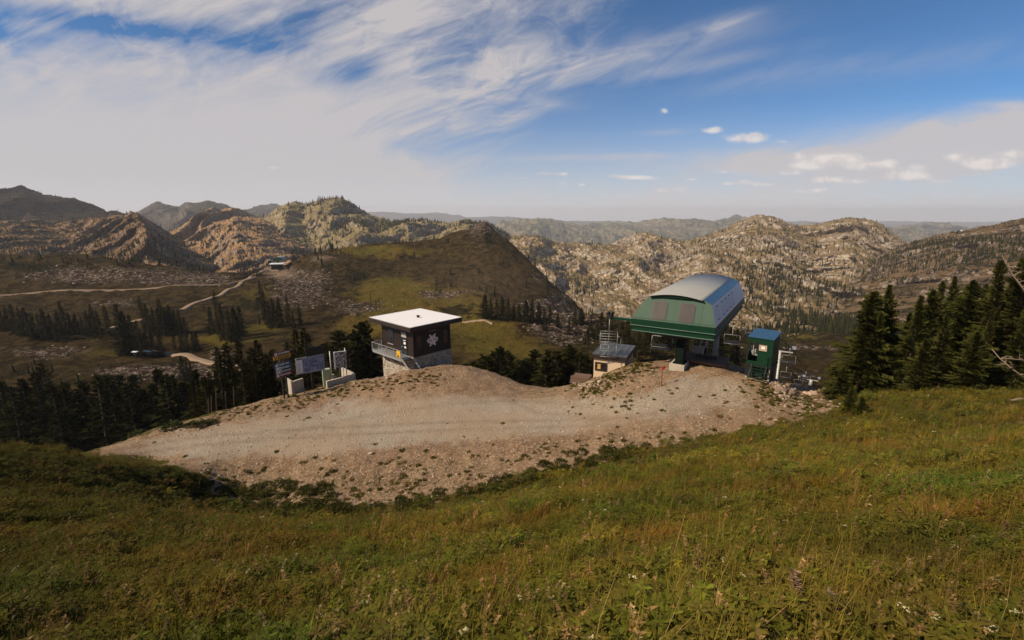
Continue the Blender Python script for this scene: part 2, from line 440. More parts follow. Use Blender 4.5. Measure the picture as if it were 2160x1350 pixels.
soil = nt.mix(nt.m('MULTIPLY', nt.step(n3, .52, .75), .35), soil, (.15, .10, .065))
grv = nt.mix(nt.step(nt.n('SeparateColor', {0: peb2}), .2, .95), (.27, .22, .168), (.43, .365, .285))
grv = nt.mix(nt.m('MULTIPLY', nt.step(n3, .45, .8), .6), grv, (.24, .175, .12))
grv = nt.mix(nt.m('MULTIPLY', nt.step(n4, .42, .62), .55), grv, (.33, .235, .15))
grd = nt.mix(nt.m('MULTIPLY', gm, nt.step(nt.m('ADD', n1, gm), .75, 1.15), clamp=True), soil, grv)
grd = nt.mix(nt.m('MULTIPLY', nt.m('MULTIPLY', wm, nt.step(n2, .50, .62), clamp=True), .75), grd, (.085, .07, .028))
mead = nt.mix(nt.step(n2, .35, .65), (.055, .052, .009), (.105, .078, .018))
mead = nt.mix(nt.step(n1, .4, .7), mead, (.055, .05, .013))
tk = nt.attr('track')
grd = nt.mix(nt.m('MULTIPLY', tk, nt.m('ADD', .25, nt.m('MULTIPLY', n2, .7)), clamp=True), grd, (.20, .14, .095))
colr = nt.mix(nt.step(nt.m('ADD', pm, nt.m('MULTIPLY', nt.m('SUBTRACT', n2, .5), .7)), .35, .65), mead, grd)
hb = nt.m('ADD', nt.m('MULTIPLY', nt.noise(pos, 9.0, 6, .75), .6), nt.m('MULTIPLY', peb, -.25))
finish(m, nt, colr, .95, nt.bump(hb, .14, .9), spec=.03)
ground = np_obj('ground', np.stack([GX.ravel(), GY.ravel(), GZ.ravel()], 1), grid_faces(nr, nc), [m], smooth=True,
                attrs={'pad': pad_m, 'gravel': grav_m, 'red': np.clip(red_m, 0, 1), 'weed': np.clip(weed_m, 0, 1), 'track': track_m})
tag(ground, 'meadow slope and bare gravel pad on the ridge top', None, None, 'structure')

# ---------------------------------------------------------------- valley: the bowl beyond the pad
val_c = []
def VY(*pts):
    for px, py, Y in pts:
        u, t = uT(px, py); val_c.append((float(u), math.log(Y), float(t)))
def VZ(*pts):
    for px, Y, z in pts:
        t = z / Y; yvv = (t * CT + ST) / (CT - t * ST); u = (px - 1080) / FPX / (CT + yvv * ST)
        val_c.append((u, math.log(Y), t))
for px in (-150, 0, 200, 400, 600, 800, 1000, 1200, 1400, 1600, 1800, 2050, 2300):
    VZ((px, 52, -45), (px, 80, -52), (px, 105, -57))
VY((0, 775, 185), (150, 765, 185), (300, 785, 170), (450, 772, 185), (560, 740, 200), (0, 700, 240), (200, 700, 240), (400, 735, 215), (330, 750, 205), (600, 690, 240),
   (0, 622, 355), (130, 618, 362), (250, 613, 372), (400, 606, 388), (500, 598, 405), (540, 587, 440), (580, 577, 470), (620, 571, 480),
   (385, 655, 300), (440, 635, 335), (500, 660, 290), (600, 640, 320), (650, 610, 380))
VY((-100, 545, 430), (0, 545, 430), (100, 548, 430), (200, 545, 440), (300, 559, 450), (400, 571, 455), (480, 587, 460), (540, 578, 490), (0, 590, 395), (200, 590, 400), (400, 595, 410), (490, 577, 480))
VZ((-100, 560, -90), (100, 560, -92), (300, 570, -95), (450, 580, -100), (550, 620, -110), (600, 640, -100))
VY((640, 545, 490), (660, 535, 500), (700, 531, 520), (750, 523, 540), (800, 515, 560), (850, 512, 570), (900, 507, 585), (930, 503, 595), (960, 490, 605), (982, 490, 608), (1004, 480, 612), (1018, 467, 615), (1026, 467, 615), (1042, 491, 610), (1080, 517, 590), (1120, 557, 560), (1160, 598, 530), (1200, 634, 500), (1215, 644, 485))
VY((700, 600, 400), (800, 580, 445), (900, 590, 430), (1000, 560, 480), (1060, 590, 450), (1100, 620, 420), (1150, 645, 395), (900, 545, 510), (800, 545, 500))
VY((700, 690, 240), (800, 660, 290), (900, 650, 305), (1000, 655, 295), (1000, 690, 245), (1080, 680, 250), (950, 725, 205), (1100, 738, 188), (1040, 790, 150), (850, 700, 232))
VY((1150, 688, 235), (1200, 664, 262), (1255, 672, 260), (1270, 712, 225), (1200, 720, 200), (1180, 660, 290))
for px, Y, z in ((650, 640, -95), (800, 690, -95), (950, 730, -85), (1030, 760, -75), (1100, 720, -110), (1160, 650, -130), (1220, 560, -150), (1270, 380, -115), (1280, 300, -85), (700, 900, -190), (1000, 950, -210), (0, 900, -170), (300, 900, -180)):
    VZ((px, Y, z))
VY((1320, 745, 150), (1320, 700, 230), (1400, 690, 260), (1500, 700, 280), (1600, 725, 230), (1690, 760, 215), (1660, 790, 150), (1720, 815, 150), (1790, 790, 150), (1690, 735, 300), (1740, 709, 372), (1690, 712, 360), (1800, 712, 360), (1900, 730, 330), (1650, 745, 300), (1760, 745, 260), (2050, 730, 280), (2200, 720, 260))
for px, Y, z in ((1330, 330, -105), (1500, 380, -125), (1650, 460, -130), (1750, 480, -135), (1900, 430, -120), (2100, 350, -85), (1400, 800, -230), (1700, 800, -230), (2100, 800, -200)):
    VZ((px, Y, z))
val_c = np.array(val_c)
_val = TPS(np.stack([val_c[:, 0], val_c[:, 1] * .8], 1), val_c[:, 2], 1e-4)
def val_raw(x, y):
    y = np.maximum(np.asarray(y, float), 20)
    return _val(np.asarray(x) / y, np.log(y) * .8) * y
def val_z(x, y):
    x = np.asarray(x, float); y = np.asarray(y, float)
    px, py = pix(x, np.maximum(y, 20), 0 * x - 60)
    rz = val_raw(x, y); k = np.clip((y - 100) / 200, 0, 1)
    return rz + fbm(x / 42., y / 42., 6, 41, .56) * 4.0 * (.4 + .6 * k) + (ridged(x / 22., y / 26., 5, 47, .6) - .4) * 3.0 * k
VR, VC = 400, 860
vy = np.geomspace(52, 900, VR); vu = np.linspace(-1.5, 1.5, VC)
VX = vu[None, :] * vy[:, None]; VYY = np.repeat(vy[:, None], VC, 1)
VZZ = val_z(VX, VYY)
VPX, VPY = pix(VX, VYY, VZZ)
wx = fbm(VX / 25, VYY / 25, 4, 51) * 26; wy = fbm(VX / 25, VYY / 25, 4, 57) * 9
talus = blobs(VPX + wx, VPY + wy, [(200, 580, 190, 22, 1), (420, 590, 80, 14, .9), (640, 600, 70, 40, 1.0), (600, 640, 40, 30, .4), (760, 650, 70, 18, .9), (300, 785, 140, 16, 1.0), (420, 780, 90, 20, .8), (100, 740, 130, 20, .7), (250, 640, 120, 14, .6), (470, 740, 50, 14, .7),
                                   (980, 600, 60, 16, .0), (920, 622, 45, 8, .9), (1200, 690, 55, 30, 1.3), (1130, 665, 60, 14, .7), (600, 575, 30, 14, .5), (1010, 488, 30, 14, .7), (620, 720, 60, 14, .5), (1690, 735, 120, 7, .9), (1600, 760, 60, 18, .6), (1710, 790, 50, 14, .7), (1700, 700, 60, 10, .4)])
meadow = blobs(VPX + wx, VPY + wy, [(900, 650, 140, 34, 1.3), (840, 610, 90, 20, .6), (760, 530, 70, 10, .7), (1000, 690, 90, 16, 1.0), (780, 690, 90, 24, .8), (1060, 735, 130, 36, .8), (450, 715, 120, 14, .7), (540, 620, 50, 30, .6), (840, 530, 80, 16, .7), (940, 625, 50, 14, .6), (200, 745, 100, 10, .5), (560, 690, 60, 16, .6), (820, 600, 80, 40, .45), (1690, 712, 60, 7, .8)])
shrub = blobs(VPX + wx * .6, VPY + wy * .6, [(960, 655, 50, 9, 1.1), (60, 565, 70, 12, .8), (540, 640, 60, 24, .6), (760, 585, 40, 24, .6), (820, 555, 60, 14, .4), (1000, 570, 70, 24, .35), (1030, 500, 16, 30, .6), (1100, 560, 50, 40, .3), (250, 660, 200, 14, .4), (60, 800, 140, 20, .3)])
dirt = blobs(VPX, VPY, [(590, 578, 28, 9, 1.0), (1000, 600, 120, 50, .15), (680, 545, 20, 8, .7)])
talus = talus + blobs(VPX + wx, VPY + wy, [(1205, 690, 60, 26, 2.2), (1180, 630, 30, 16, 1.0), (1140, 590, 16, 20, .7), (1020, 480, 26, 10, 1.0), (700, 545, 60, 10, .5), (1010, 520, 30, 20, .5), (880, 600, 40, 10, .4), (1120, 640, 50, 8, .7), (960, 618, 60, 8, .6)])
m, nt = new_mat('valley_slopes')
pos = nt.n('NewGeometry')
ta, me_, sh_, di = nt.attr('talus'), nt.attr('meadow'), nt.attr('shrub'), nt.attr('dirt')
n1 = nt.noise(pos, .03, 5, .6); n2 = nt.noise(pos, .14, 6, .68); n3 = nt.noise(pos, .7, 5, .72)
vc = nt.n('SeparateColor', {0: nt.voro(pos, .55, out=1)})
base = nt.mix(nt.step(n2, .38, .62), (.028, .020, .008), (.080, .054, .020))
base = nt.mix(nt.step(n3, .5, .8), base, (.022, .018, .008))
mdw = nt.mix(nt.step(n1, .35, .65), (.125, .098, .018), (.150, .098, .022))
mdw = nt.mix(nt.step(n2, .48, .75), mdw, (.062, .066, .012))
tal = nt.mix(nt.step(vc, .35, .97), (.038, .026, .019), (.33, .25, .195))
tal = nt.mix(nt.step(n3, .42, .62), tal, (.055, .037, .024))
f_t = nt.step(nt.m('ADD', ta, nt.m('MULTIPLY', nt.m('SUBTRACT', n2, .5), 1.3)), .35, .75)
f_m = nt.step(nt.m('ADD', me_, nt.m('MULTIPLY', nt.m('SUBTRACT', n2, .5), 1.0)), .3, .75)
f_s = nt.step(nt.m('ADD', sh_, nt.m('MULTIPLY', nt.m('SUBTRACT', n2, .5), 1.9)), .45, .62)
colr = nt.mix(f_m, base, mdw)
colr = nt.mix(nt.m('MULTIPLY', f_t, .9), colr, tal)
colr = nt.mix(nt.m('MULTIPLY', f_s, .85), colr, (.016, .018, .007))
colr = nt.mix(di, colr, (.30, .21, .14))
finish(m, nt, colr, .95, nt.bump(nt.m('ADD', n3, nt.m('MULTIPLY', n2, 2.0)), 2.2, 1.0), spec=.02)
valley = np_obj('valley_ground', np.stack([VX.ravel(), VYY.ravel(), VZZ.ravel()], 1), grid_faces(VR, VC), [m], smooth=True,
                attrs={'talus': np.clip(talus, 0, 1.3), 'meadow': np.clip(meadow, 0, 1.2), 'shrub': np.clip(shrub, 0, 1.2), 'dirt': np.clip(dirt, 0, 1)})
tag(valley, 'brown alpine bowl with talus and meadow beyond the gravel pad', None, None, 'structure')

def hit(zfun, px, py, y0, y1, n=700):
    """first place beyond y0 where the ray through a pixel meets a terrain function (vectorised over pixels)"""
    u, t = uT(np.atleast_1d(px), np.atleast_1d(py))
    ys = np.geomspace(y0, y1, n)
    out = []
    for a, b in zip(u, t):
        d = zfun(a * ys, ys) - b * ys
        k = np.argmax(d > 0) if (d > 0).any() else -1
        if k <= 0:
            out.append((a * (y1 if k < 0 else y0), y1 if k < 0 else y0)); continue
        f = d[k - 1] / (d[k - 1] - d[k]); Y = ys[k - 1] + f * (ys[k] - ys[k - 1])
        out.append((a * Y, Y))
    return np.array(out)

# dirt roads, draped as strips on the valley ground
def road(name, pts, width, label):
    P = hit(val_raw, [p[0] for p in pts], [p[1] for p in pts], 110, 700)
    t = np.linspace(0, len(P) - 1, len(P) * 24)
    cx = np.interp(t, np.arange(len(P)), P[:, 0]); cyy = np.interp(t, np.arange(len(P)), P[:, 1])
    k = np.hanning(43)[1:-1]; k /= k.sum()
    cx = np.convolve(np.pad(cx, 20, 'reflect', reflect_type='odd'), k, 'valid'); cyy = np.convolve(np.pad(cyy, 20, 'reflect', reflect_type='odd'), k, 'valid')
    w = np.interp(t, np.arange(len(P)), [p[2] if len(p) > 2 else width for p in pts])
    tx, ty = np.gradient(cx), np.gradient(cyy); L = np.hypot(tx, ty); nx, ny = -ty / L, tx / L
    cols = []
    for s in np.linspace(-1, 1, 7):
        jit = (fbm(t * 1.7, t * 0 + s, 3, 71) * .35 if abs(s) == 1 else 0)
        X = cx + nx * w * (s + jit) * .5; Y = cyy + ny * w * (s + jit) * .5
        zc = np.max([val_z(cx + nx * w * .5 * q, cyy + ny * w * .5 * q) for q in (-1.2, -.6, 0, .6, 1.2)], 0)
        zc = np.convolve(np.pad(zc, 8, 'edge'), np.ones(17) / 17, 'valid') + .55 - (2.2 if abs(s) == 1 else 0)
        cols.append(np.stack([X, Y, zc], 1))
    V = np.stack(cols, 1)
    o = np_obj(name, V.reshape(-1, 3), grid_faces(len(t), 7), [road_mat], smooth=True)
    return tag(o, label, None, None, 'structure')
road_mat, nt = new_mat('pale_dirt')
pos = nt.n('NewGeometry')
finish(road_mat, nt, nt.mix(nt.noise(pos, .5, 5, .7), (.20, .135, .085), (.34, .25, .175)), .95, nt.bump(nt.noise(pos, 1.5, 4), .3), spec=.1)
road('road', [(-60, 623), (60, 621), (200, 617), (330, 611), (430, 605), (500, 598), (540, 588)], 2.0, 'thin pale dirt track crossing the talus slope')
road('access_road', [(384, 656), (420, 643), (455, 630), (480, 618), (497, 606), (515, 594), (540, 584), (565, 577), (590, 577)], 4.4, 'pale dirt road climbing to the upper lift terminal')
road('lower_road', [(300, 738), (335, 741), (370, 745), (400, 753), (440, 766), (475, 776), (520, 786)], 4.0, 'pale dirt road among the valley spruces')
road('forest_road', [(225, 703), (246, 692), (256, 684), (285, 676), (305, 674)], 4.0, 'short bend of pale dirt road between dark spruces')
road('meadow_path', [(975, 680), (1010, 680), (1040, 683)], 1.6, 'pale footpath in the meadow behind the hut')

# ---------------------------------------------------------------- mountains
def mount_mat(name, r1, r2, v1, v2, L, veg, soil=(.2, .15, .09), soil_amt=.5, bump=1.0):
    m, nt = new_mat(name)
    pos = nt.n('NewGeometry'); nrm = nt.n('NewGeometry', out=1)
    _, _, nz_ = nt.sep(nrm)
    n1 = nt.noise(pos, 1 / (L * 14), 5, .6); n2 = nt.noise(pos, 1 / (L * 3.2), 6, .68, .4); n3 = nt.noise(pos, 1 / L, 6, .75)
    vr = nt.n('SeparateColor', {0: nt.voro(pos, 1.4 / L, out=1)})
    rock = nt.mix(nt.step(nt.m('ADD', nt.m('ADD', nt.m('MULTIPLY', n3, .7), nt.m('MULTIPLY', nt.m('SUBTRACT', n1, .5), .9)), nt.m('MULTIPLY', vr, .3)), .36, .66), r1, r2)
    so = nt.mix(nt.step(n2, .35, .65), soil, tuple(c * 1.35 for c in soil))
    flat = nt.m('ADD', nz_, nt.m('ADD', nt.m('MULTIPLY', nt.m('SUBTRACT', n2, .5), 1.0), nt.m('MULTIPLY', nt.m('SUBTRACT', n1, .5), 2.2)))
    c = nt.mix(nt.m('MULTIPLY', nt.step(flat, .95 - soil_amt * .55, 1.07 - soil_amt * .55), .9), rock, so)
    vg = nt.mix(nt.step(n3, .4, .65), v1, v2)
    f = nt.step(nt.m('ADD', nt.m('ADD', nt.m('MULTIPLY', n2, .75), nt.m('MULTIPLY', n1, .55)), nt.m('MULTIPLY', nt.m('SUBTRACT', nz_, .70), .55)), 1.02 - veg * .55, 1.10 - veg * .55)
    c = nt.mix(nt.m('MULTIPLY', f, .85), c, vg)
    finish(m, nt, c, .95, nt.bump(nt.m('ADD', nt.m('MULTIPLY', n3, 1.0), nt.m('MULTIPLY', n2, 2.5)), L * 1.1 * bump, 1.0), spec=.03)
    return m
def ruled(name, label, rows, mat, ncol, nrow, amp, scale, back=(.25, .10), seed=0, crest_amp=.5, smooth_u=9):
    """a mountain: rows of (px, py, Y) from the crest down to the foot, swept across the view; a far side is added behind the crest"""
    us = [np.array([float(uT(p[0], p[1])[0]) for p in r]) for r in rows]
    lo = max(min(u) for u in us); hi = min(max(u) for u in us)
    U_ = np.linspace(lo, hi, ncol)
    Ts, Ys = [], []
    for r, u in zip(rows, us):
        o = np.argsort(u)
        T_ = np.interp(U_, u[o], np.array([float(uT(p[0], p[1])[1]) for p in r])[o])
        Y_ = np.interp(U_, u[o], np.array([float(p[2]) for p in r])[o])
        k = np.hanning(smooth_u + 2)[1:-1]; k /= k.sum(); h = smooth_u // 2
        sm = lambda a: np.convolve(np.pad(a, h, 'edge'), k, 'valid')
        Ts.append(sm(T_)); Ys.append(np.log(sm(Y_)))
    Ts[0] = Ts[0] + .0016 * fbm(U_ * 55, U_ * 0 + seed, 5, seed, .65) * FPX / 1020 + .0012 * ridged(U_ * 90, U_ * 0 + seed, 3, seed)
    Zb = Ts[0] * np.exp(Ys[0]) - back[1] * np.exp(Ys[0]); Yb = np.exp(Ys[0]) * (1 + back[0])
    Ts.insert(0, Zb / Yb); Ys.insert(0, np.log(Yb))
    Zf = Ts[-1] * np.exp(Ys[-1]) - .12 * np.exp(Ys[-1]); Yf = np.exp(Ys[-1]) * .9
    Ts.append(Zf / Yf); Ys.append(np.log(Yf))
    T_, L_ = np.array(Ts), np.array(Ys)
    n = len(Ts)
    t = np.concatenate([np.linspace(0, 1, nrow // 6, endpoint=False), np.linspace(1, n - 2, nrow - nrow // 6 - nrow // 8, endpoint=False), np.linspace(n - 2, n - 1, nrow // 8)])
    i = np.clip(t.astype(int), 0, n - 2); f = (t - i)[:, None]
    lin = lambda A: A[i] * (1 - f) + A[i + 1] * f
    TT, LL = lin(T_), lin(L_)
    Y = np.exp(LL); X = U_[None, :] * Y; Z = TT * Y
    Ym = np.exp(L_[1].mean())
    w = np.clip(crest_amp + np.abs(t - 1)[:, None] * 1.6, 0, 1)
    s = scale * Ym
    Q = Y * .5 + Z * 1.1                                       # runs up the face, so crags are not drawn out
    wq = perlin(X / s * .8, Q / s * .8, seed + 31) * .5
    crag = ridged(X / s + wq, Q / s, 7, seed, .60)
    spur = ridged(X / (2.3 * s) + wq * .6, Q / (8 * s), 3, seed + 17, .5)
    fine = ridged(X / s * 6, Q / s * 6, 5, seed + 23, .65)
    disp = amp * Ym * ((crag - .35) * 1.0 + np.sign(spur - .45) * np.abs(spur - .45) ** .8 * 2.3 + (fine - .35) * .15)
    Y = Y - disp * w * 1.25; X = U_[None, :] * Y
    Z = Z + disp * w * .30 + amp * Ym * .10 * fbm(X / s * 7, Q / s * 7, 4, seed + 9, .65)
    o = np_obj(name, np.stack([X.ravel(), Y.ravel(), Z.ravel()], 1), grid_faces(len(t), ncol), [mat], smooth=True)
    tag(o, label, None, None, 'structure')
    return X, Y, Z
dark_rock = mount_mat('dark_red_rock', (.050, .032, .027), (.12, .08, .066), (.022, .024, .012), (.05, .042, .02), 26, .62, (.075, .048, .032), .5)  # reddish rock, its colour darkened further to stand for cloud shade
red_rock = mount_mat('rusty_rock', (.18, .115, .075), (.50, .36, .25), (.045, .044, .018), (.12, .095, .036), 16, .50, (.36, .21, .105), .6)
tan_rock = mount_mat('tan_rock', (.33, .23, .155), (.64, .50, .37), (.10, .09, .04), (.22, .175, .07), 15, .40, (.48, .285, .135), .6)
grey_tan = mount_mat('grey_tan_rock', (.36, .285, .19), (.64, .53, .40), (.095, .085, .035), (.19, .155, .06), 16, .40, (.33, .255, .12), .80)
pale_rock = mount_mat('pale_granite', (.40, .31, .23), (.80, .69, .56), (.085, .080, .030), (.17, .14, .055), 13, .42, (.30, .205, .095), .56, 1.0)
bluish = mount_mat('distant_rock', (.12, .095, .08), (.24, .19, .155), (.045, .05, .03), (.08, .075, .045), 45, .65, (.14, .10, .075), .5)
hazy_green = mount_mat('wooded_hills', (.22, .19, .12), (.34, .28, .18), (.09, .105, .055), (.16, .165, .08), 60, .62, (.28, .23, .12), .6)

MT = {}
MT['far'] = ruled('far_range', 'pale blue range fading into the haze on the horizon', [
    [(600, 452, 14212), (700, 454, 14212), (800, 449, 14212), (860, 455, 14212), (930, 451, 14660), (985, 462, 14212), (1060, 459, 14960), (1180, 468, 14960), (1400, 470, 15708), (1600, 466, 15708), (1700, 468, 15708), (1800, 467, 15708), (1950, 470, 15708), (2200, 472, 15708)],
    [(600, 500, 11560), (2200, 500, 11560)]], bluish, 260, 24,   .012, .10, (.08, .03), 1)
MT['far2'] = ruled('distant_hills', 'hazy wooded hills in the gap between the ridges', [
    [(980, 500, 8320), (1040, 486, 8320), (1080, 477, 8320), (1160, 470, 8320), (1190, 474, 8320), (1225, 480, 8320), (1270, 473, 8640), (1330, 469, 8640), (1370, 470, 8640), (1420, 476, 8640), (1460, 473, 8800), (1500, 477, 8480), (1530, 470, 8320), (1552, 467, 8320), (1580, 474, 8320), (1640, 482, 8320), (1750, 486, 8480), (1880, 492, 8320), (1920, 487, 8000), (1960, 485, 8000), (1995, 489, 8000), (2100, 500, 8000), (2200, 505, 8000)],
    [(980, 520, 6240), (1130, 492, 6880), (1200, 505, 6400), (1290, 488, 7200), (1400, 505, 6400), (1560, 500, 6720), (2200, 520, 6240)],
    [(980, 560, 4800), (2200, 560, 4800)]], hazy_green, 460, 100, .045, .075, (.2, .06), 2)
MT['blue'] = ruled('blue_peaks', 'blue shaded peaks behind the rusty ridge', [
    [(200, 480, 4200), (285, 456, 4100), (310, 442, 4000), (333, 429, 4000), (352, 436, 4000), (375, 441, 3900), (392, 431, 3600), (415, 434, 3600), (443, 428, 3700), (470, 434, 3800), (490, 444, 3800), (520, 446, 5200), (545, 438, 5600), (575, 432, 5800), (610, 440, 5800), (680, 460, 5600)],
    [(200, 500, 3000), (330, 462, 3500), (392, 452, 3200), (440, 460, 3300), (560, 470, 4300), (680, 480, 4300)],
    [(200, 560, 2300), (680, 560, 2600)]], bluish, 300, 80, .024, .09, (.2, .10), 3)
MT['m1'] = ruled('dark_mountain', 'dark reddish mountain ridge falling to the rusty spur', [
    [(-160, 428, 2100), (0, 411, 2100), (30, 409, 2060), (45, 404, 2050), (60, 412, 2050), (95, 421, 2050), (165, 430, 2000), (205, 446, 1950), (255, 459, 1900), (300, 475, 1900), (360, 500, 1900)],
    [(-160, 460, 1750), (0, 440, 1700), (60, 440, 1650), (110, 460, 1650), (200, 466, 1750), (360, 505, 1800)],
    [(-160, 520, 1350), (100, 500, 1350), (360, 540, 1500)],
    [(-160, 580, 1050), (360, 590, 1150)]], dark_rock, 460, 160, .034, .09, (.25, .10), 4)
MT['m5'] = ruled('wooded_mountain', 'tan mountain with wooded crest and grassy bowl', [
    [(430, 500, 1900), (520, 470, 1900), (570, 457, 1900), (600, 436, 1850), (622, 429, 1850), (650, 433, 1850), (680, 428, 1850), (700, 424, 1850), (722, 427, 1850), (745, 437, 1850), (790, 458, 1850), (822, 470, 1850), (860, 473, 1850), (905, 470, 1850), (950, 472, 1850), (985, 468, 1850), (1030, 478, 1850), (1080, 503, 1800), (1125, 535, 1750), (1180, 600, 1700)],
    [(430, 520, 1600), (560, 490, 1650), (600, 470, 1450), (640, 470, 1600), (700, 455, 1480), (740, 470, 1500), (800, 490, 1600), (860, 490, 1480), (930, 500, 1600), (985, 492, 1480), (1080, 525, 1500), (1125, 555, 1480), (1180, 612, 1450)],
    [(430, 560, 1250), (600, 520, 1200), (660, 520, 1300), (760, 515, 1180), (850, 530, 1250), (950, 525, 1200), (1080, 560, 1200), (1180, 622, 1200)],
    [(430, 610, 950), (1000, 610, 950), (1180, 640, 950)]], grey_tan, 560, 190, .026, .075, (.2, .10), 5)
MT['m4'] = ruled('tan_dome', 'sunlit tan rock dome with orange scree', [
    [(330, 505, 1500), (385, 482, 1500), (410, 462, 1500), (435, 450, 1480), (465, 443, 1480), (490, 441, 1480), (520, 446, 1480), (545, 456, 1480), (575, 475, 1480), (620, 505, 1450), (680, 540, 1400)],
    [(330, 520, 1350), (410, 495, 1300), (450, 478, 1220), (500, 472, 1200), (540, 488, 1230), (600, 515, 1250), (680, 545, 1250)],
    [(330, 545, 1150), (400, 535, 1080), (500, 525, 1000), (560, 535, 1020), (620, 545, 1080), (680, 570, 1100)],
    [(330, 600, 850), (680, 620, 850)]], tan_rock, 380, 150, .032, .075, (.2, .10), 6)
MT['m2'] = ruled('rusty_ridge', 'rusty spur with dark shaded side above the talus', [
    [(-160, 475, 1350), (0, 470, 1350), (60, 472, 1350), (120, 474, 1350), (180, 470, 1320), (225, 466, 1300), (250, 460, 1280), (275, 455, 1270), (300, 465, 1270), (330, 481, 1280), (360, 500, 1290), (420, 530, 1300), (480, 550, 1300)],
    [(-160, 500, 1150), (30, 500, 1080), (70, 490, 1180), (120, 505, 1120), (180, 500, 1150), (250, 478, 1100), (295, 476, 1010), (330, 505, 1140), (400, 535, 1160), (480, 560, 1160)],
    [(-160, 530, 950), (60, 530, 930), (160, 535, 960), (250, 515, 930), (310, 498, 830), (350, 530, 930), (480, 575, 980)],
    [(-160, 580, 700), (100, 585, 700), (320, 560, 680), (480, 610, 720)]], red_rock, 460, 150, .032, .085, (.2, .12), 7)
MT['m8'] = ruled('pale_mountain', 'pale granite mountainside dotted with conifers', [
    [(960, 500, 1900), (1040, 490, 1900), (1090, 500, 1850), (1130, 500, 1850), (1180, 514, 1800), (1280, 519, 1750), (1312, 505, 1750), (1340, 494, 1750), (1362, 492, 1750), (1400, 506, 1750), (1440, 512, 1750), (1480, 504, 1750), (1520, 488, 1780), (1550, 474, 1800), (1580, 461, 1800), (1605, 456, 1800), (1635, 460, 1800), (1662, 474, 1800), (1700, 476, 1800), (1725, 474, 1800), (1752, 465, 1750), (1790, 461, 1750), (1830, 468, 1720), (1858, 475, 1700), (1885, 496, 1680), (1912, 516, 1650), (1960, 545, 1600), (2050, 590, 1500)],
    [(960, 530, 1600), (1100, 522, 1560), (1200, 540, 1450), (1300, 540, 1500), (1370, 520, 1420), (1420, 535, 1520), (1500, 525, 1450), (1580, 495, 1500), (1640, 500, 1420), (1700, 505, 1520), (1790, 490, 1380), (1850, 515, 1450), (1912, 540, 1400), (2050, 610, 1300)],
    [(960, 570, 1350), (1150, 565, 1250), (1250, 585, 1180), (1350, 565, 1200), (1420, 575, 1260), (1480, 560, 1120), (1560, 545, 1180), (1640, 550, 1080), (1720, 548, 1150), (1800, 535, 1060), (1880, 560, 1100), (2050, 630, 1050)],
    [(960, 620, 1100), (1200, 625, 980), (1350, 620, 950), (1500, 610, 900), (1650, 600, 860), (1800, 590, 850), (1900, 610, 820), (2050, 660, 800)],
    [(960, 690, 800), (1250, 690, 720), (1400, 690, 680), (1550, 690, 640), (1700, 680, 600), (1850, 680, 580), (2050, 710, 560)],
    [(960, 760, 600), (1300, 745, 520), (1550, 730, 450), (1750, 716, 430), (2050, 740, 420)]], pale_rock, 900, 300, .030, .055, (.2, .12), 8, .25)
MT['m9'] = ruled('near_mountain', 'brown mountainside with dark scrub rising beyond the spruces', [
    [(1640, 640, 1100), (1760, 585, 1050), (1840, 550, 1000), (1890, 523, 980), (1930, 508, 960), (1975, 497, 940), (2030, 488, 920), (2060, 484, 910), (2100, 475, 900), (2140, 466, 890), (2165, 460, 880), (2320, 440, 860)],
    [(1640, 650, 950), (1760, 605, 900), (1860, 575, 840), (1950, 540, 800), (2050, 525, 720), (2165, 510, 700), (2320, 500, 680)],
    [(1640, 668, 760), (1760, 640, 720), (1880, 620, 640), (2000, 600, 600), (2165, 580, 540), (2320, 570, 540)],
    [(1640, 700, 560), (1800, 690, 500), (1950, 680, 450), (2165, 660, 420), (2320, 660, 400)],
    [(1640, 770, 380), (2320, 760, 330)]], mount_mat('scrubby_brown_rock', (.15, .105, .07), (.50, .40, .31), (.042, .038, .014), (.10, .08, .03), 9, .48, (.21, .135, .065), .58), 460, 210, .022, .08, (.2, .12), 12, .25)

# the air itself
def haze_box():
    x0, x1, y0, y1, z0, z1 = -30000, 30000, -60, 20000, -3600, 170
    v = np.array([(x, y, z) for z in (z0, z1) for y in (y0, y1) for x in (x0, x1)], float)
    f_ = np.array([(0, 2, 3, 1), (4, 5, 7, 6), (0, 1, 5, 4), (2, 6, 7, 3), (0, 4, 6, 2), (1, 3, 7, 5)])
    m_, nt_ = new_mat('pale_air')
    vol = nt_.n('VolumePrincipled', {'Color': (.93, .94, 1.0), 'Density': HAZE, 'Anisotropy': 0.1})
    o_ = m_.node_tree.nodes.new('ShaderNodeOutputMaterial')
    m_.node_tree.links.new(vol, o_.inputs[1])
    o = np_obj('haze', v, f_, [m_])
    return tag(o, 'pale blue air between the far ranges', None, None, 'stuff')
HAZE = 6.5e-5
haze_box()
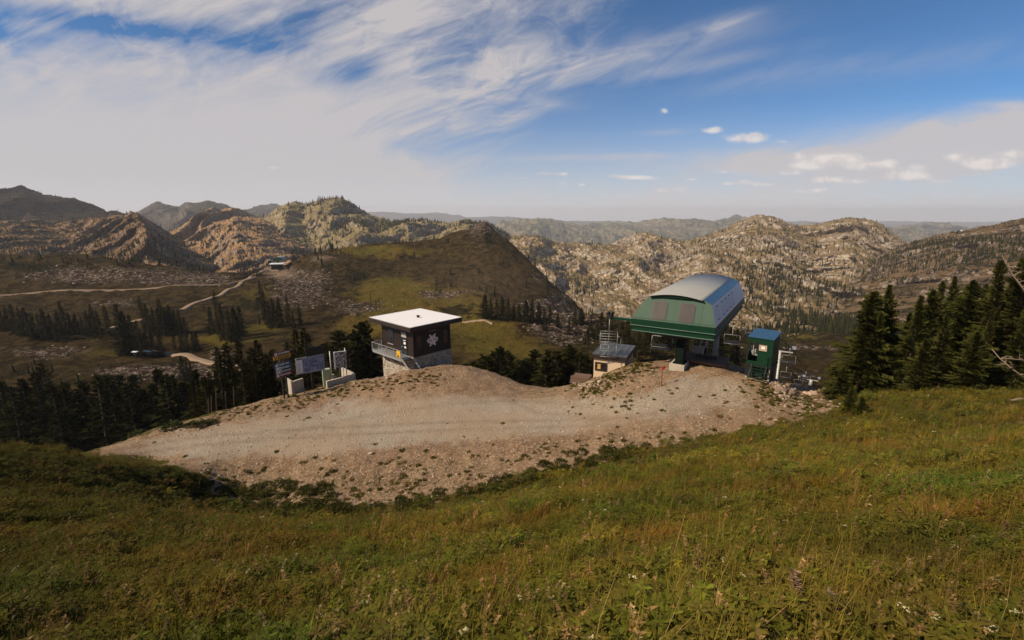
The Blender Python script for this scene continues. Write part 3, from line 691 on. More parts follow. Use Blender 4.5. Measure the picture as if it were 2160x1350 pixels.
# ================================================================ BUILT THINGS
class MB:
    """collects boxes, tubes and panels and links them as one mesh"""
    def __init__(s):
        s.v, s.f, s.mi, s.sm = [], [], [], []
    def add(s, V, F, mi=0, smooth=False):
        b = len(s.v); s.v += [tuple(map(float, p)) for p in V]
        for q in F:
            s.f.append(tuple(b + i for i in q)); s.mi.append(mi); s.sm.append(smooth)
        return s
    def box(s, x0, x1, y0, y1, z0, z1, mi=0):
        V = [(x, y, z) for z in (z0, z1) for y in (y0, y1) for x in (x0, x1)]
        return s.add(V, [(0, 2, 3, 1), (4, 5, 7, 6), (0, 1, 5, 4), (2, 6, 7, 3), (0, 4, 6, 2), (1, 3, 7, 5)], mi)
    def hexa(s, V, mi=0):
        return s.add(V, [(0, 2, 3, 1), (4, 5, 7, 6), (0, 1, 5, 4), (2, 6, 7, 3), (0, 4, 6, 2), (1, 3, 7, 5)], mi)
    def beam(s, a, b, w, h=None, mi=0, up=(0, 0, 1)):
        a, b = Vector(a), Vector(b); h = w if h is None else h
        d = (b - a).normalized(); u = Vector(up)
        if abs(d.dot(u)) > .98: u = Vector((0, 1, 0))
        sx = d.cross(u).normalized() * w / 2; sz = sx.cross(d).normalized() * h / 2
        V = [p + i * sx + j * sz for p in (a, b) for j in (-1, 1) for i in (-1, 1)]
        return s.hexa(V, mi)
    def tube(s, pts, r, n=8, mi=0, cap=True, r2=None):
        pts = [Vector(p) for p in pts]; V = []
        for i, p in enumerate(pts):
            d = (pts[min(i + 1, len(pts) - 1)] - pts[max(i - 1, 0)]).normalized()
            u = Vector((0, 0, 1)) if abs(d.z) < .9 else Vector((0, 1, 0))
            a = d.cross(u).normalized(); b = a.cross(d)
            rr = r if r2 is None else r + (r2 - r) * i / (len(pts) - 1)
            for k in range(n):
                t = 2 * math.pi * k / n
                V.append(p + (a * math.cos(t) + b * math.sin(t)) * rr)
        F = [(i * n + k, i * n + (k + 1) % n, (i + 1) * n + (k + 1) % n, (i + 1) * n + k) for i in range(len(pts) - 1) for k in range(n)]
        if cap: F += [tuple(range(n - 1, -1, -1)), tuple(range((len(pts) - 1) * n, len(pts) * n))]
        return s.add(V, F, mi, True)
    def prism(s, poly, axis_fn, d0, d1, mi=0, side_mi=None):
        """poly: 2-D outline; axis_fn(a, b, d) -> 3-D point"""
        n = len(poly); V = [axis_fn(a, b, d) for d in (d0, d1) for a, b in poly]
        s.add(V, [tuple(range(n - 1, -1, -1)), tuple(range(n, 2 * n))], mi)
        return s.add(V, [(i, (i + 1) % n, n + (i + 1) % n, n + i) for i in range(n)], mi if side_mi is None else side_mi)
    def text(s, txt, size, fn, mi=0, align='LEFT', depth=.004, squeeze=1.0):
        cu = bpy.data.curves.new('lettering', 'FONT'); cu.body = txt; cu.size = size; cu.align_x = align; cu.align_y = 'CENTER'; cu.extrude = depth; cu.offset = size * .018; cu.space_character = 1.05
        o = bpy.data.objects.new('lettering', cu); COL.objects.link(o)
        dg = bpy.context.evaluated_depsgraph_get(); me = bpy.data.meshes.new_from_object(o.evaluated_get(dg))
        s.add([fn(v.co.x * squeeze, v.co.y, v.co.z) for v in me.vertices], [tuple(p.vertices) for p in me.polygons], mi)
        bpy.data.objects.remove(o); bpy.data.curves.remove(cu); bpy.data.meshes.remove(me)
        return s
    def build(s, name, mats, parent=None, bevel=0.0):
        me = bpy.data.meshes.new(name)
        me.from_pydata(s.v, [], s.f)
        for m in (mats if isinstance(mats, (list, tuple)) else [mats]): me.materials.append(m)
        me.polygons.foreach_set('material_index', s.mi); me.polygons.foreach_set('use_smooth', s.sm)
        me.update()
        o = put(bpy.data.objects.new(name, me), parent)
        if bevel:
            b = o.modifiers.new('edge', 'BEVEL'); b.width = bevel; b.segments = 2; b.limit_method = 'ANGLE'
        return o

def paint(name, col, rough=.5, metal=0.0, wear=.18, scale=2.0, bumpd=0.0, spec=.35, dark=.72):
    m, nt = new_mat(name)
    pos = nt.n('TexCoord', out=3)
    n_ = nt.noise(pos, scale, 6, .7); n2_ = nt.noise(nt.n('Mapping', {'Vector': pos, 'Scale': (1.0, 1.0, .18)}), scale * 3, 5, .7)
    c = nt.mix(nt.m('MULTIPLY', nt.step(n_, .35, .75), wear), col, tuple(x * dark for x in col))
    c = nt.mix(nt.m('MULTIPLY', nt.step(n2_, .55, .8), wear), c, tuple(min(1, x * 1.25 + .012) for x in col))
    return finish(m, nt, c, nt.m('ADD', rough, nt.m('MULTIPLY', nt.m('SUBTRACT', n_, .5), .25)), nt.bump(n2_, bumpd, .6) if bumpd else None, metal, spec)
def glass(name, col=(.012, .015, .02)):
    m, nt = new_mat(name)
    return finish(m, nt, col, .06, spec=.6)
def clad(name, col, pitch=.22):
    """metal sheet with horizontal seams"""
    m, nt = new_mat(name)
    pos = nt.n('TexCoord', out=3); x, y, z = nt.sep(pos)
    fr = nt.m('FRACT', nt.m('DIVIDE', z, pitch))
    seam = nt.m('MULTIPLY', nt.step(fr, .90, .96), nt.m('SUBTRACT', 1.0, nt.step(fr, .97, 1.0)))
    pan = nt.n('TexWhiteNoise', {'Vector': nt.comb(nt.m('FLOOR', nt.m('DIVIDE', z, pitch)), nt.m('FLOOR', nt.m('DIVIDE', nt.m('ADD', x, y), 1.6)), 0.0)})
    n_ = nt.noise(pos, 3.0, 6, .7)
    c = nt.mix(pan, tuple(v * .82 for v in col), tuple(v * 1.15 for v in col))
    c = nt.mix(nt.m('MULTIPLY', nt.step(n_, .5, .8), .35), c, tuple(v * .6 for v in col))
    c = nt.mix(nt.m('MULTIPLY', seam, .8), c, tuple(v * .3 for v in col))
    return finish(m, nt, c, .55, nt.bump(seam, -.012, 1.0), spec=.3)
def stone():
    m, nt = new_mat('rubble_stone')
    pos = nt.n('TexCoord', out=3)
    wp = nt.n('VectorMath', {0: pos, 1: nt.n('VectorMath', {0: nt.noise(pos, 2.0, 3, .6, out=1), 1: (.35, .35, .35)}, operation='MULTIPLY')}, operation='ADD')
    e = nt.voro(wp, 2.1, feature='DISTANCE_TO_EDGE'); cc = nt.n('SeparateColor', {0: nt.voro(wp, 2.1, out=1)})
    n_ = nt.noise(pos, 7.0, 5, .7)
    c = nt.mix(cc, (.33, .28, .22), (.52, .46, .38)); c = nt.mix(nt.m('MULTIPLY', nt.step(n_, .4, .75), .5), c, (.24, .20, .16))
    c = nt.mix(nt.m('MULTIPLY', nt.m('SUBTRACT', 1.0, nt.step(e, .01, .06)), .75), c, (.20, .16, .12))
    return finish(m, nt, c, .9, nt.bump(nt.m('ADD', nt.step(e, 0.0, .10), nt.m('MULTIPLY', n_, .4)), .07, 1.0), spec=.15)
def concrete(name='cast_concrete', col=(.42, .37, .31)):
    m, nt = new_mat(name)
    pos = nt.n('TexCoord', out=3); n_ = nt.noise(pos, 1.3, 6, .7); n2_ = nt.noise(nt.n('Mapping', {'Vector': pos, 'Scale': (1, 1, .15)}), 5.0, 5, .7); n3_ = nt.noise(pos, 22.0, 4, .7)
    c = nt.mix(nt.step(n_, .3, .7), tuple(v * .8 for v in col), col); c = nt.mix(nt.m('MULTIPLY', nt.step(n2_, .5, .8), .45), c, tuple(v * .55 for v in col))
    return finish(m, nt, c, .9, nt.bump(n3_, .02, .8), spec=.15)
def lattice_speckle():
    m, nt = new_mat('speckled_panel')
    pos = nt.n('TexCoord', out=3)
    cc = nt.n('SeparateColor', {0: nt.voro(pos, 11.0, out=1)}); n_ = nt.noise(pos, 9.0, 3, .6)
    return finish(m, nt, nt.mix(nt.step(nt.m('ADD', nt.m('MULTIPLY', cc, .6), nt.m('MULTIPLY', n_, .5)), .45, .62), (.035, .028, .03), (.52, .47, .46)), .7)
M = dict(
    brown=clad('brown_cladding', (.022, .012, .009)), fascia=paint('brown_fascia', (.028, .018, .016), .5), roofw=paint('white_roof_membrane', (.80, .78, .78), .7, wear=.30, scale=.7, dark=.82), stone=stone(),
    galv=paint('galvanised_steel', (.42, .415, .41), .5, .5, .35, 4.0), tube=paint('dull_grey_tube', (.32, .31, .30), .55, .4, .4, 4.0), steelw=paint('silver_painted_steel', (.50, .485, .46), .45, .1, .55, 3.0, dark=.45), dark=paint('black_steel', (.014, .014, .015), .5), grate=paint('dark_grating', (.030, .031, .034), .6),
    glass=glass('dark_glass'), frame=paint('dark_window_frame', (.03, .02, .017), .5), sill=paint('pale_sill', (.4, .37, .34), .6), yellow=paint('yellow_enamel', (.75, .42, .025), .5), red=paint('red_lettering', (.42, .008, .015), .5), white=paint('white_vinyl', (.80, .78, .76), .5, wear=.08),
    pink=paint('faded_lettering', (.30, .20, .20), .6), green=paint('dark_green_steel', (.005, .034, .017), .36, 0, .2, .8), hood=paint('sage_green_fibreglass', (.054, .100, .069), .6, 0, .32, .5, dark=.80, spec=.2), hoodroof=paint('pale_grey_fibreglass', (.30, .30, .285), .55, 0, .3, .5, dark=.82),
    hoodside=paint('pale_lilac_panel', (.62, .61, .66), .32, 0, .2, .6, dark=.85), blue=paint('blue_sheet_metal', (.045, .115, .20), .36, .25, .35, .8, dark=.7), tint=paint('smoked_brown_window', (.034, .025, .025), .45, 0, .1, 1.0, spec=.25), outline=paint('dark_seam', (.035, .03, .04), .5),
    conc=concrete(), concw=concrete('pale_concrete', (.50, .44, .36)), wood=paint('weathered_brown_timber', (.15, .09, .062), .8, 0, .5, 6.0), cream=paint('cream_stucco', (.62, .47, .33), .85, 0, .22, 2.0, dark=.85), slate=paint('grey_roof_sheet', (.085, .095, .105), .6, 0, .35, 1.2),
    amber=paint('timber_blind', (.55, .32, .09), .6), navy=paint('navy_sign', (.016, .050, .105), .5), teal=paint('blue_sign', (.022, .085, .155), .5), maroon=paint('maroon_sign', (.085, .012, .018), .5), black=paint('black_sign', (.010, .010, .012), .55), redsign=paint('red_brown_sign', (.16, .030, .028), .5),
    gold=paint('yellow_sign', (.52, .27, .03), .55), cab=paint('pale_green_cabinet', (.36, .42, .29), .5), post=paint('dark_post', (.022, .018, .016), .6), seat=paint('black_seat_slats', (.020, .021, .024), .55), stake=paint('rusty_red_stake', (.20, .045, .03), .7), flag=paint('red_flagging', (.55, .04, .025), .6), orange=paint('orange_drum', (.42, .20, .05), .6))

# map artwork of the trail board
def map_mat():
    m, nt = new_mat('painted_trail_map')
    pos = nt.n('TexCoord', out=3)
    n1 = nt.noise(pos, 1.5, 6, .65, 1.2); n2 = nt.noise(pos, 4.5, 6, .7, 2.0); n3 = nt.noise(pos, 12., 3, .6)
    c = nt.mix(nt.step(n1, .35, .65), (.055, .095, .21), (.27, .30, .40)); c = nt.mix(nt.m('MULTIPLY', nt.step(n2, .50, .66), .75), c, (.44, .44, .43)); c = nt.mix(nt.m('MULTIPLY', nt.step(n3, .58, .72), .4), c, (.05, .075, .14))
    return finish(m, nt, c, .45)
M['map'] = map_mat()

# ---------------------------------------------------------------- patrol hut
Fc = atY(864.9, 692.1, 57.0)
YAW = math.radians(47.5)
HA, HB, ZR = 8.4, 9.2, 7.4           # roof 8.3 x 8.6 m, its top 7.4 m over the hut's origin
hut = thing('patrol_hut', 'dark brown flat-roofed hut on a rubble stone base above the gravel pad', 'hut', (Fc.x, Fc.y, Fc.z - ZR), YAW)
o_ = 1.15; WX0, WX1, WY0, WY1 = o_, HA - 1.2, o_, HB - 1.2
ZW = ZR - 4.25
b = MB().box(0, HA, 0, HB, ZR - .58, ZR - .012, 0)
roof = b.build('roof', [M['fascia']], hut, .02)
b = MB().box(.06, HA - .06, .06, HB - .06, ZR - .012, ZR + .02)
b.build('roof_membrane', M['roofw'], roof)
b = MB()
for a_ in ((0, HA, -.03, .05), (0, HA, HB - .05, HB + .03)): b.box(*a_, ZR - .02, ZR + .05)
for a_ in ((-.03, .05, .05, HB - .05), (HA - .05, HA + .03, .05, HB - .05)): b.box(*a_, ZR - .02, ZR + .05)
b.build('roof_edging', M['sill'], roof)
b = MB().tube([(HA * .52, HB * .46, ZR), (HA * .52, HB * .46, ZR + .22)], .16, 12).tube([(HA * .52, HB * .46, ZR + .2), (HA * .52, HB * .46, ZR + .3)], .24, 12)
b.build('roof_vent', M['dark'], hut)
b = MB().box(WX0, WX1, WY0, WY1, ZW, ZR - .582)
b.box(WX0 - .03, WX0 + .09, WY0 - .03, WY0 + .09, ZW, ZR - .585, 1).box(WX1 - .09, WX1 + .03, WY0 - .03, WY0 + .09, ZW, ZR - .585, 1).box(WX0 - .03, WX0 + .09, WY1 - .09, WY1 + .03, ZW, ZR - .585, 1)
b.build('wall', [M['brown'], M['fascia']], hut)
b = MB().box(WX0 - .10, WX1 + .12, WY0 - .10, WY1 + .1, -2.2, ZW - .03).box(WX0 - .14, WX1 + .16, WY0 - .14, WY1 + .14, ZW - .03, ZW)
b.build('stone_base', M['stone'], hut)
def window_x(parent, x, y0, y1, z0, z1, name='window', bars=1):          # on the wall that faces -x
    f = MB().box(x - .05, x, y0, y0 + .09, z0, z1).box(x - .05, x, y1 - .09, y1, z0, z1).box(x - .05, x, y0 + .09, y1 - .09, z0, z0 + .09).box(x - .05, x, y0 + .09, y1 - .09, z1 - .09, z1)
    if bars: f.box(x - .045, x - .003, (y0 + y1) / 2 - .04, (y0 + y1) / 2 + .04, z0 + .09, z1 - .09)
    fo = f.build(name, M['frame'], parent)
    MB().box(x - .025, x - .002, y0 + .08, y1 - .08, z0 + .08, z1 - .08).build('pane', M['glass'], fo)
    MB().box(x - .14, x, y0 - .05, y1 + .05, z0 - .06, z0).build('sill', M['sill'], fo)
    return fo
def window_y(parent, y, x0, x1, z0, z1, name='window', bars=0):          # on the wall that faces -y
    f = MB().box(x0, x0 + .09, y - .05, y, z0, z1).box(x1 - .09, x1, y - .05, y, z0, z1).box(x0 + .09, x1 - .09, y - .05, y, z0, z0 + .09).box(x0 + .09, x1 - .09, y - .05, y, z1 - .09, z1)
    if bars: f.box((x0 + x1) / 2 - .05, (x0 + x1) / 2 + .05, y - .045, y - .003, z0 + .09, z1 - .09)
    fo = f.build(name, M['frame'], parent)
    MB().box(x0 + .08, x1 - .08, y - .025, y - .002, z0 + .08, z1 - .08).build('pane', M['glass'], fo)
    return fo
WW = WY1 - WY0
window_x(hut, WX0, WY0 + WW * .62, WY0 + WW * .80, ZW + 1.0, ZW + 3.0)
dy0, dy1 = WY0 + WW * .18, WY0 + WW * .37
d = MB().box(WX0 - .06, WX0, dy0, dy0 + .1, ZW + .05, ZW + 3.1).box(WX0 - .06, WX0, dy1 - .1, dy1, ZW + .05, ZW + 3.1).box(WX0 - .06, WX0, dy0 + .1, dy1 - .1, ZW + 3.0, ZW + 3.1).box(WX0 - .06, WX0, dy0 + .1, dy1 - .1, ZW + 2.25, ZW + 2.35).build('door', M['frame'], hut)
MB().box(WX0 - .03, WX0 - .002, dy0 + .1, dy1 - .1, ZW + .05, ZW + 2.25).build('pane', M['glass'], d)
MB().box(WX0 - .03, WX0 - .002, dy0 + .1, dy1 - .1, ZW + 2.35, ZW + 3.0).build('transom', M['sill'], d)
for q_ in ((.3, .75, 1.45, 1.75), (.25, .6, .95, 1.2), (.3, .8, 1.9, 2.0)): MB().box(WX0 - .036, WX0 - .03, dy0 + q_[0], dy0 + q_[1], ZW + q_[2], ZW + q_[3]).build('notice', M['white'], d)
MB().box(WX0 - .10, WX0 - .03, dy1 - .26, dy1 - .14, ZW + .95, ZW + 1.1).build('handle', M['galv'], d)
WL = WX1 - WX0
window_y(hut, WY0, WX0 + WL * .08, WX0 + WL * .23, ZW + .9, ZW + 2.75)
window_y(hut, WY0, WX0 + WL * .80, WX0 + WL * .93, ZW + .9, ZW + 2.75)
# snowflake emblem with red lettering, and a small line of lettering over it
ecx, ecz = WX0 + WL * .51, ZW + 1.75
b = MB(); yb = WY0 - .02
for k in range(6):
    a_ = R(60 * k + 0)
    ca, sa = math.cos(a_), math.sin(a_)
    q = lambda r_, t_: (ecx + r_ * ca - t_ * sa, ecz + r_ * sa + t_ * ca)
    b.prism([q(.1, -.1), q(.72, -.085), q(.72, .085), q(.1, .1)], lambda a, c, d_: (a, d_, c), yb - .002 * k, WY0 - .001)
    b.prism([(q(.76, 0)[0] + .13 * math.cos(t), q(.76, 0)[1] + .13 * math.sin(t)) for t in np.linspace(0, 2 * math.pi, 12, endpoint=False)], lambda a, c, d_: (a, d_, c), yb - .004 - .002 * k, WY0 - .001)
    for sg in (-1, 1):
        b.prism([q(.38, 0), q(.46, 0), q(.60, .24 * sg), q(.50, .27 * sg)][::sg], lambda a, c, d_: (a, d_, c), yb - .006 - .002 * k, WY0 - .001)
b.prism([(ecx + .42 * math.cos(t), ecz + .42 * math.sin(t)) for t in np.linspace(0, 2 * math.pi, 24, endpoint=False)], lambda a, c, d_: (a, d_, c), yb - .022, WY0 - .001)
b.box(ecx - .78, ecx + .78, yb - .030, WY0 - .001, ecz - .26, ecz + .26, 1)
b.text('ALTA', .58, lambda x, y, z: (ecx + x, yb - .036 - z, ecz + y), 2, 'CENTER')
b.build('emblem', [M['white'], M['white'], M['red']], hut)
b = MB().text('SKI PATROL', .22, lambda x, y, z: (ecx + .05 + x, WY0 - .01 - z, ecz + 1.22 + y), 0, 'CENTER')
b.build('lettering', M['pink'], hut)
# deck, railing, stairs
DX0 = WX0 - 1.55; DY0, DY1 = WY0 + WW * .05, WY1 + .15; ZD = ZW + .05
b = MB().box(DX0, WX0 - .002, DY0, DY1, ZD - .08, ZD).box(DX0, DX0 + .08, DY0, DY1, ZD - .30, ZD - .08).box(DX0, WX0 - .002, DY0, DY0 + .08, ZD - .30, ZD - .08).box(DX0 + .1, WX0 - .1, DY1 - .1, DY1, ZD - .3, ZD - .08)
deck = b.build('deck', M['galv'], hut)
for t in (.12, .5, .88):
    yy_ = DY0 + (DY1 - DY0) * t
    MB().beam((DX0 + .15, yy_, ZD - .2), (WX0 - .12, yy_, ZD - 1.35), .1).build('deck_brace', M['dark'], deck)
b = MB(); RH = 1.08
ps = [(DX0, DY0 + (DY1 - DY0) * i / 4) for i in range(5)] + [(WX0 - .1, DY1)]
for p in ps: b.beam((*p, ZD), (*p, ZD + RH), .075)
for z_ in (ZD + RH, ZD + .12):
    b.beam((DX0, DY0, z_), (DX0, DY1, z_), .06).beam((DX0, DY1 - .003, z_), (WX0, DY1 - .003, z_), .055)
for i in range(36):
    y_ = DY0 + (DY1 - DY0) * (i + .5) / 36; b.beam((DX0, y_, ZD + .12), (DX0, y_, ZD + RH), .009)
for i in range(12):
    x_ = DX0 + 1.5 * (i + .5) / 12; b.beam((x_, DY1, ZD + .12), (x_, DY1, ZD + RH), .009)
b.build('railing', M['galv'], hut)
b = MB().box(DX0 - .05, DX0 - .032, DY0 + .25, DY0 + 1.0, ZD + .18, ZD + 1.0).box(DX0 - .056, DX0 - .05, DY0 + .45, DY0 + .85, ZD + .22, ZD + .42, 1).box(DX0 - .055, DX0 - .05, DY0 + .40, DY0 + .90, ZD + .6, ZD + .65, 1)
b.build('warning_sign', [M['yellow'], M['black']], hut)
b = MB(); n_ = 8; run, rise = 3.1, 2.35
SX0, SX1 = WX0 - 1.5, WX0 + .0
for x_ in (SX0, SX1): b.beam((x_, DY0, ZD - .05), (x_, DY0 - run, ZD - rise), .06, .26)
stair = b.build('stairs', M['galv'], hut)
b = MB()
for i in range(n_):
    f_ = (i + .6) / n_
    b.box(SX0 + .03, SX1 - .03, DY0 - run * f_ - .17, DY0 - run * f_ + .15, ZD - rise * f_ - .03, ZD - rise * f_ + .01)
b.build('tread', M['grate'], stair)

# ---------------------------------------------------------------- trail sign and map board beside the hut
def panel_frame(L, Rr):
    """local frame of an upright board from two of its corners: x along the board"""
    d_ = Vector((Rr.x - L.x, Rr.y - L.y, 0)); return math.atan2(d_.y, d_.x), d_.length
pL = atY(587, 745, 50.5); yaw_s = R(55); WS = 2.45
gz = lambda x, y: float(near_z(np.array([x]), np.array([y]))[0])
TOP = atY(626, 737, 52.2).z
base = atY(604, 831, 51.3); zb = gz(base.x, base.y)
sgn = thing('trail_sign', 'black double-post trail sign with red, yellow, blue and black name boards', 'sign', (base.x, base.y, zb), yaw_s)
SZ = .79; sgn.scale = (.74, 1, SZ); H = (TOP - zb + .05) / SZ
b = MB().box(-.42, -.24, 0, .14, -.4, H - .3); b.build('post', M['post'], sgn)
b = MB().box(.20, .38, 0, .14, -.4, H - .3); b.build('post', M['post'], sgn)
rows = [(H - .52, H, M['maroon'], 'SNOWBIRD', '<', None), (H - 1.04, H - .57, M['gold'], '', '', 'warn'), (H - 2.12, H - 1.62, M['navy'], 'EASIER WAY', '>', None),
        (H - 2.62, H - 2.122, M['teal'], "DEVIL'S ELBOW", '<', 'square'), (H - 3.12, H - 2.622, M['black'], 'SUGAR BOWL', '>', 'diamond'), (H - 3.62, H - 3.122, M['redsign'], 'RETURN TO COLLINS', '<', None)]
X0s, X1s = -WS * .52, WS * .52
for z0_, z1_, mt, txt, ar, sym in rows:
    b = MB().box(X0s - (.12 if sym == 'warn' else 0), X1s, -.05, -.004, z0_, z1_)
    zc = (z0_ + z1_) / 2
    if txt:
        b.box(X0s + .08, X0s + .46, -.056, -.05, zc - .19, zc + .19, 1)
        ax = X0s + .27; dgl = 1 if ar == '>' else -1
        b.box(ax - .11, ax + .11, -.060, -.056, zc - .03, zc + .03, 2)
        b.prism([(ax + dgl * .15, zc), (ax + dgl * .02, zc + .12), (ax + dgl * .02, zc - .12)], lambda a, c, d_: (a, d_, c), -.062, -.056, 2)
        x_ = X0s + .62
        if sym:
            b.box(X0s + .50, X0s + .88, -.056, -.05, zc - .19, zc + .19, 1); x_ = X0s + .95; cx_ = X0s + .69
            if sym == 'square': b.box(cx_ - .10, cx_ + .10, -.062, -.056, zc - .10, zc + .10, 2)
            else: b.prism([(cx_ - .13, zc), (cx_, zc - .13), (cx_ + .13, zc), (cx_, zc + .13)], lambda a, c, d_: (a, d_, c), -.062, -.056, 2)
        room = X1s - .08 - x_
        b.text(txt, .34, lambda x, y, z, x_=x_, zc=zc, q=room / (len(txt) * .235): (x_ + x * min(1.0, q), -.053 - z, zc + y), 1)
    if sym == 'warn':
        b.prism([(X0s + .1, zc - .16), (X0s + .18, zc - .16), (X0s + .42, zc + .16), (X0s + .34, zc + .16)], lambda a, c, d_: (a, d_, c), -.058, -.05, 3)
        b.prism([(X0s - .03, zc - .16), (X0s + .05, zc - .16), (X0s + .25, zc + .12), (X0s + .17, zc + .12)], lambda a, c, d_: (a, d_, c), -.059, -.05, 3)
        for k, (l_, r_) in enumerate(((.55, 1.35), (1.45, 2.3), (.6, 1.2), (1.3, 1.9), (1.95, 2.35))):
            zz_ = zc + (.08 if k < 2 else -.10); b.box(X0s + l_, X0s + r_, -.056, -.05, zz_ - .05, zz_ + .05, 2)
    dk = {M['gold']: M['black']}.get(mt, mt)
    b.build('name_board', [mt, M['white'], dk, M['redsign']], sgn)

mL = atY(624.5, 775, 53.2); mR = atY(684, 763, 55.2)
yaw_m, WM = panel_frame(mL, mR)
mc = (mL + mR) / 2; pb = atY(659, 822, 54.0); zb = gz(mc.x, mc.y)
mp = thing('map_board', 'large trail map board under a blank black panel on a dark post', 'map board', (mc.x, mc.y, zb), yaw_m)
zt = atY(624, 757, 53.2).z - zb; zl = atY(625, 791, 53.2).z - zb
b = MB().box(-WM / 2, WM / 2, -.04, .03, zl, zt, 0)
b.build('map_frame', M['sill'], mp)
b = MB().box(-WM / 2 + .04, WM / 2 - .05, -.052, -.042, zl + .05, zt - .05, 0)
wl = WM * .22
b.box(-WM / 2 + .05, -WM / 2 + wl, -.058, -.052, zl + .06, zt - .06, 1)
b.box(-WM / 2 + .06, -WM / 2 + wl - .01, -.061, -.058, zt - .2, zt - .07, 2).box(-WM / 2 + .06, -WM / 2 + wl - .01, -.061, -.058, zl + .07, zl + .12, 2)
for k in range(16): b.box(-WM / 2 + .09, -WM / 2 + wl * random.uniform(.55, .93), -.060, -.058, zl + .2 + k * .075, zl + .225 + k * .075, 3)
b.box(-WM / 2 + wl, WM / 2 - .05, -.057, -.052, zl + .06, zl + .14, 3)
b.build('trail_map', [M['map'], M['white'], M['black'], M['sill']], mp)
b = MB().box(-WM * .14, WM / 2 + .02, -.05, .05, zt + .06, zt + 1.05); b.build('black_panel', M['black'], mp, .01)
b = MB().box(.0, .24, .05, .25, -.4, zt + 1.0).box(.06, .16, .1, .2, zt + 1.0, zt + 1.45); b.build('post', M['post'], mp)

# speckled panel in a white frame, standing in the concrete enclosure
sp = atY(722, 782, 56.2); spz = gz(sp.x, sp.y)
pn = thing('framed_panel', 'white framed panel with speckled face on steel legs inside the concrete enclosure', 'panel', (sp.x, sp.y, spz), R(28))
zt2 = atY(722, 741, 56.2).z - spz
b = MB().box(-.85, -.70, -.06, .1, zt2 - 2.1, zt2).box(-.70, .62, -.05, .05, zt2 - .06, zt2); b.build('panel_frame', M['white'], pn)
b = MB().box(-.70, .62, -.03, .03, zt2 - 1.95, zt2 - .06); b.build('panel_face', lattice_speckle(), pn)
for x_, e_ in ((-1.25, .15), (.50, .32)): MB().tube([(x_, .12, -.3), (x_, .12, zt2 + e_)], .06).build('leg', M['galv'], pn)
for x_ in (-.3, .15): MB().tube([(x_, .06, -.3), (x_, .06, zt2 - 1.9)], .035).build('strut', M['galv'], pn)
p = atY(689, 798, 57.6); MBx = thing('utility_cabinet', 'pale green steel cabinet behind the concrete enclosure', 'cabinet', (p.x, p.y, gz(p.x, p.y)), R(28))
zt3 = atY(689, 778, 57.6).z - gz(p.x, p.y)
MB().box(-.45, .45, -.3, .3, -.5, zt3).build('cabinet_body', M['cab'], MBx, .02)
dd = MB().box(-.40, .40, -.325, -.302, -.2, zt3 - .1).build('door', M['cab'], MBx)
MB().box(.28, .33, -.36, -.325, zt3 * .4, zt3 * .4 + .16).build('handle', M['dark'], dd)
p = atY(702, 793, 57.0)
o = thing('meter_box', 'narrow grey-green meter box beside the white framed panel', 'meter box', (p.x, p.y, gz(p.x, p.y)), R(28))
MB().box(-.16, .16, -.12, .12, -.4, 1.25).build('box_body', M['cab'], o, .015)
MB().box(-.12, .12, -.135, -.122, .3, .4).build('label_plate', M['black'], o)
p = atY(704, 795, 55.9)
p = atY(706, 797, 55.8); z_ = gz(p.x, p.y)
o = thing('orange_drum', 'orange drum with a dark lid half hidden in the concrete enclosure', 'drum', (p.x, p.y, z_ + .05), 0)
MB().tube([(0, 0, 0), (0, 0, .25), (0, 0, .28), (0, 0, .55), (0, 0, .58), (0, 0, .8)], .34, 16).build('drum_body', M['orange'], o)
MB().tube([(0, 0, .8), (0, 0, .88)], .36, 16).build('lid', M['dark'], o)
# concrete walls: an L on the left, a U round the panel
def wall_thing(label, corners, h_top, th=.28):
    p0 = corners[0]; o = thing('concrete_wall', label, 'wall', (p0.x, p0.y, p0.z), 0)
    for a_, c_ in zip(corners[:-1], corners[1:]):
        d_ = (c_ - a_); d_.z = 0; d_.normalize(); n_ = Vector((-d_.y, d_.x, 0)) * th
        q0 = a_ - p0; q1 = c_ - p0; q0.z = 0; q1.z = 0; q1 = q1 - d_ * .003
        V = [Vector((*(q + n_ * k).xy, z)) for z in (-1.5, h_top) for k in (0, 1) for q in (q0, q1)]
        MB().hexa(V).build('wall_slab', M['concw'], o, .012)
    return o
c0 = atY(603, 806, 54.6); c1 = atY(614.5, 812, 53.2); c2 = atY(641, 810, 54.6)
zt4 = atY(614.5, 806.5, 53.2).z
for q in (c0, c1, c2): q.z = zt4 - .8
wall_thing('short L-shaped concrete wall behind the trail sign posts', [c0, c1, c2], .8)
c0 = atY(719.5, 782, 59.0); c1 = atY(745, 788, 56.6); c2 = atY(686.5, 799, 54.0)
zt5 = atY(745, 788.5, 56.6).z
for q in (c0, c1, c2): q.z = zt5 - .8
wall_thing('long concrete enclosure wall round the speckled panel beside the hut', [c0, c1, c2], .8)

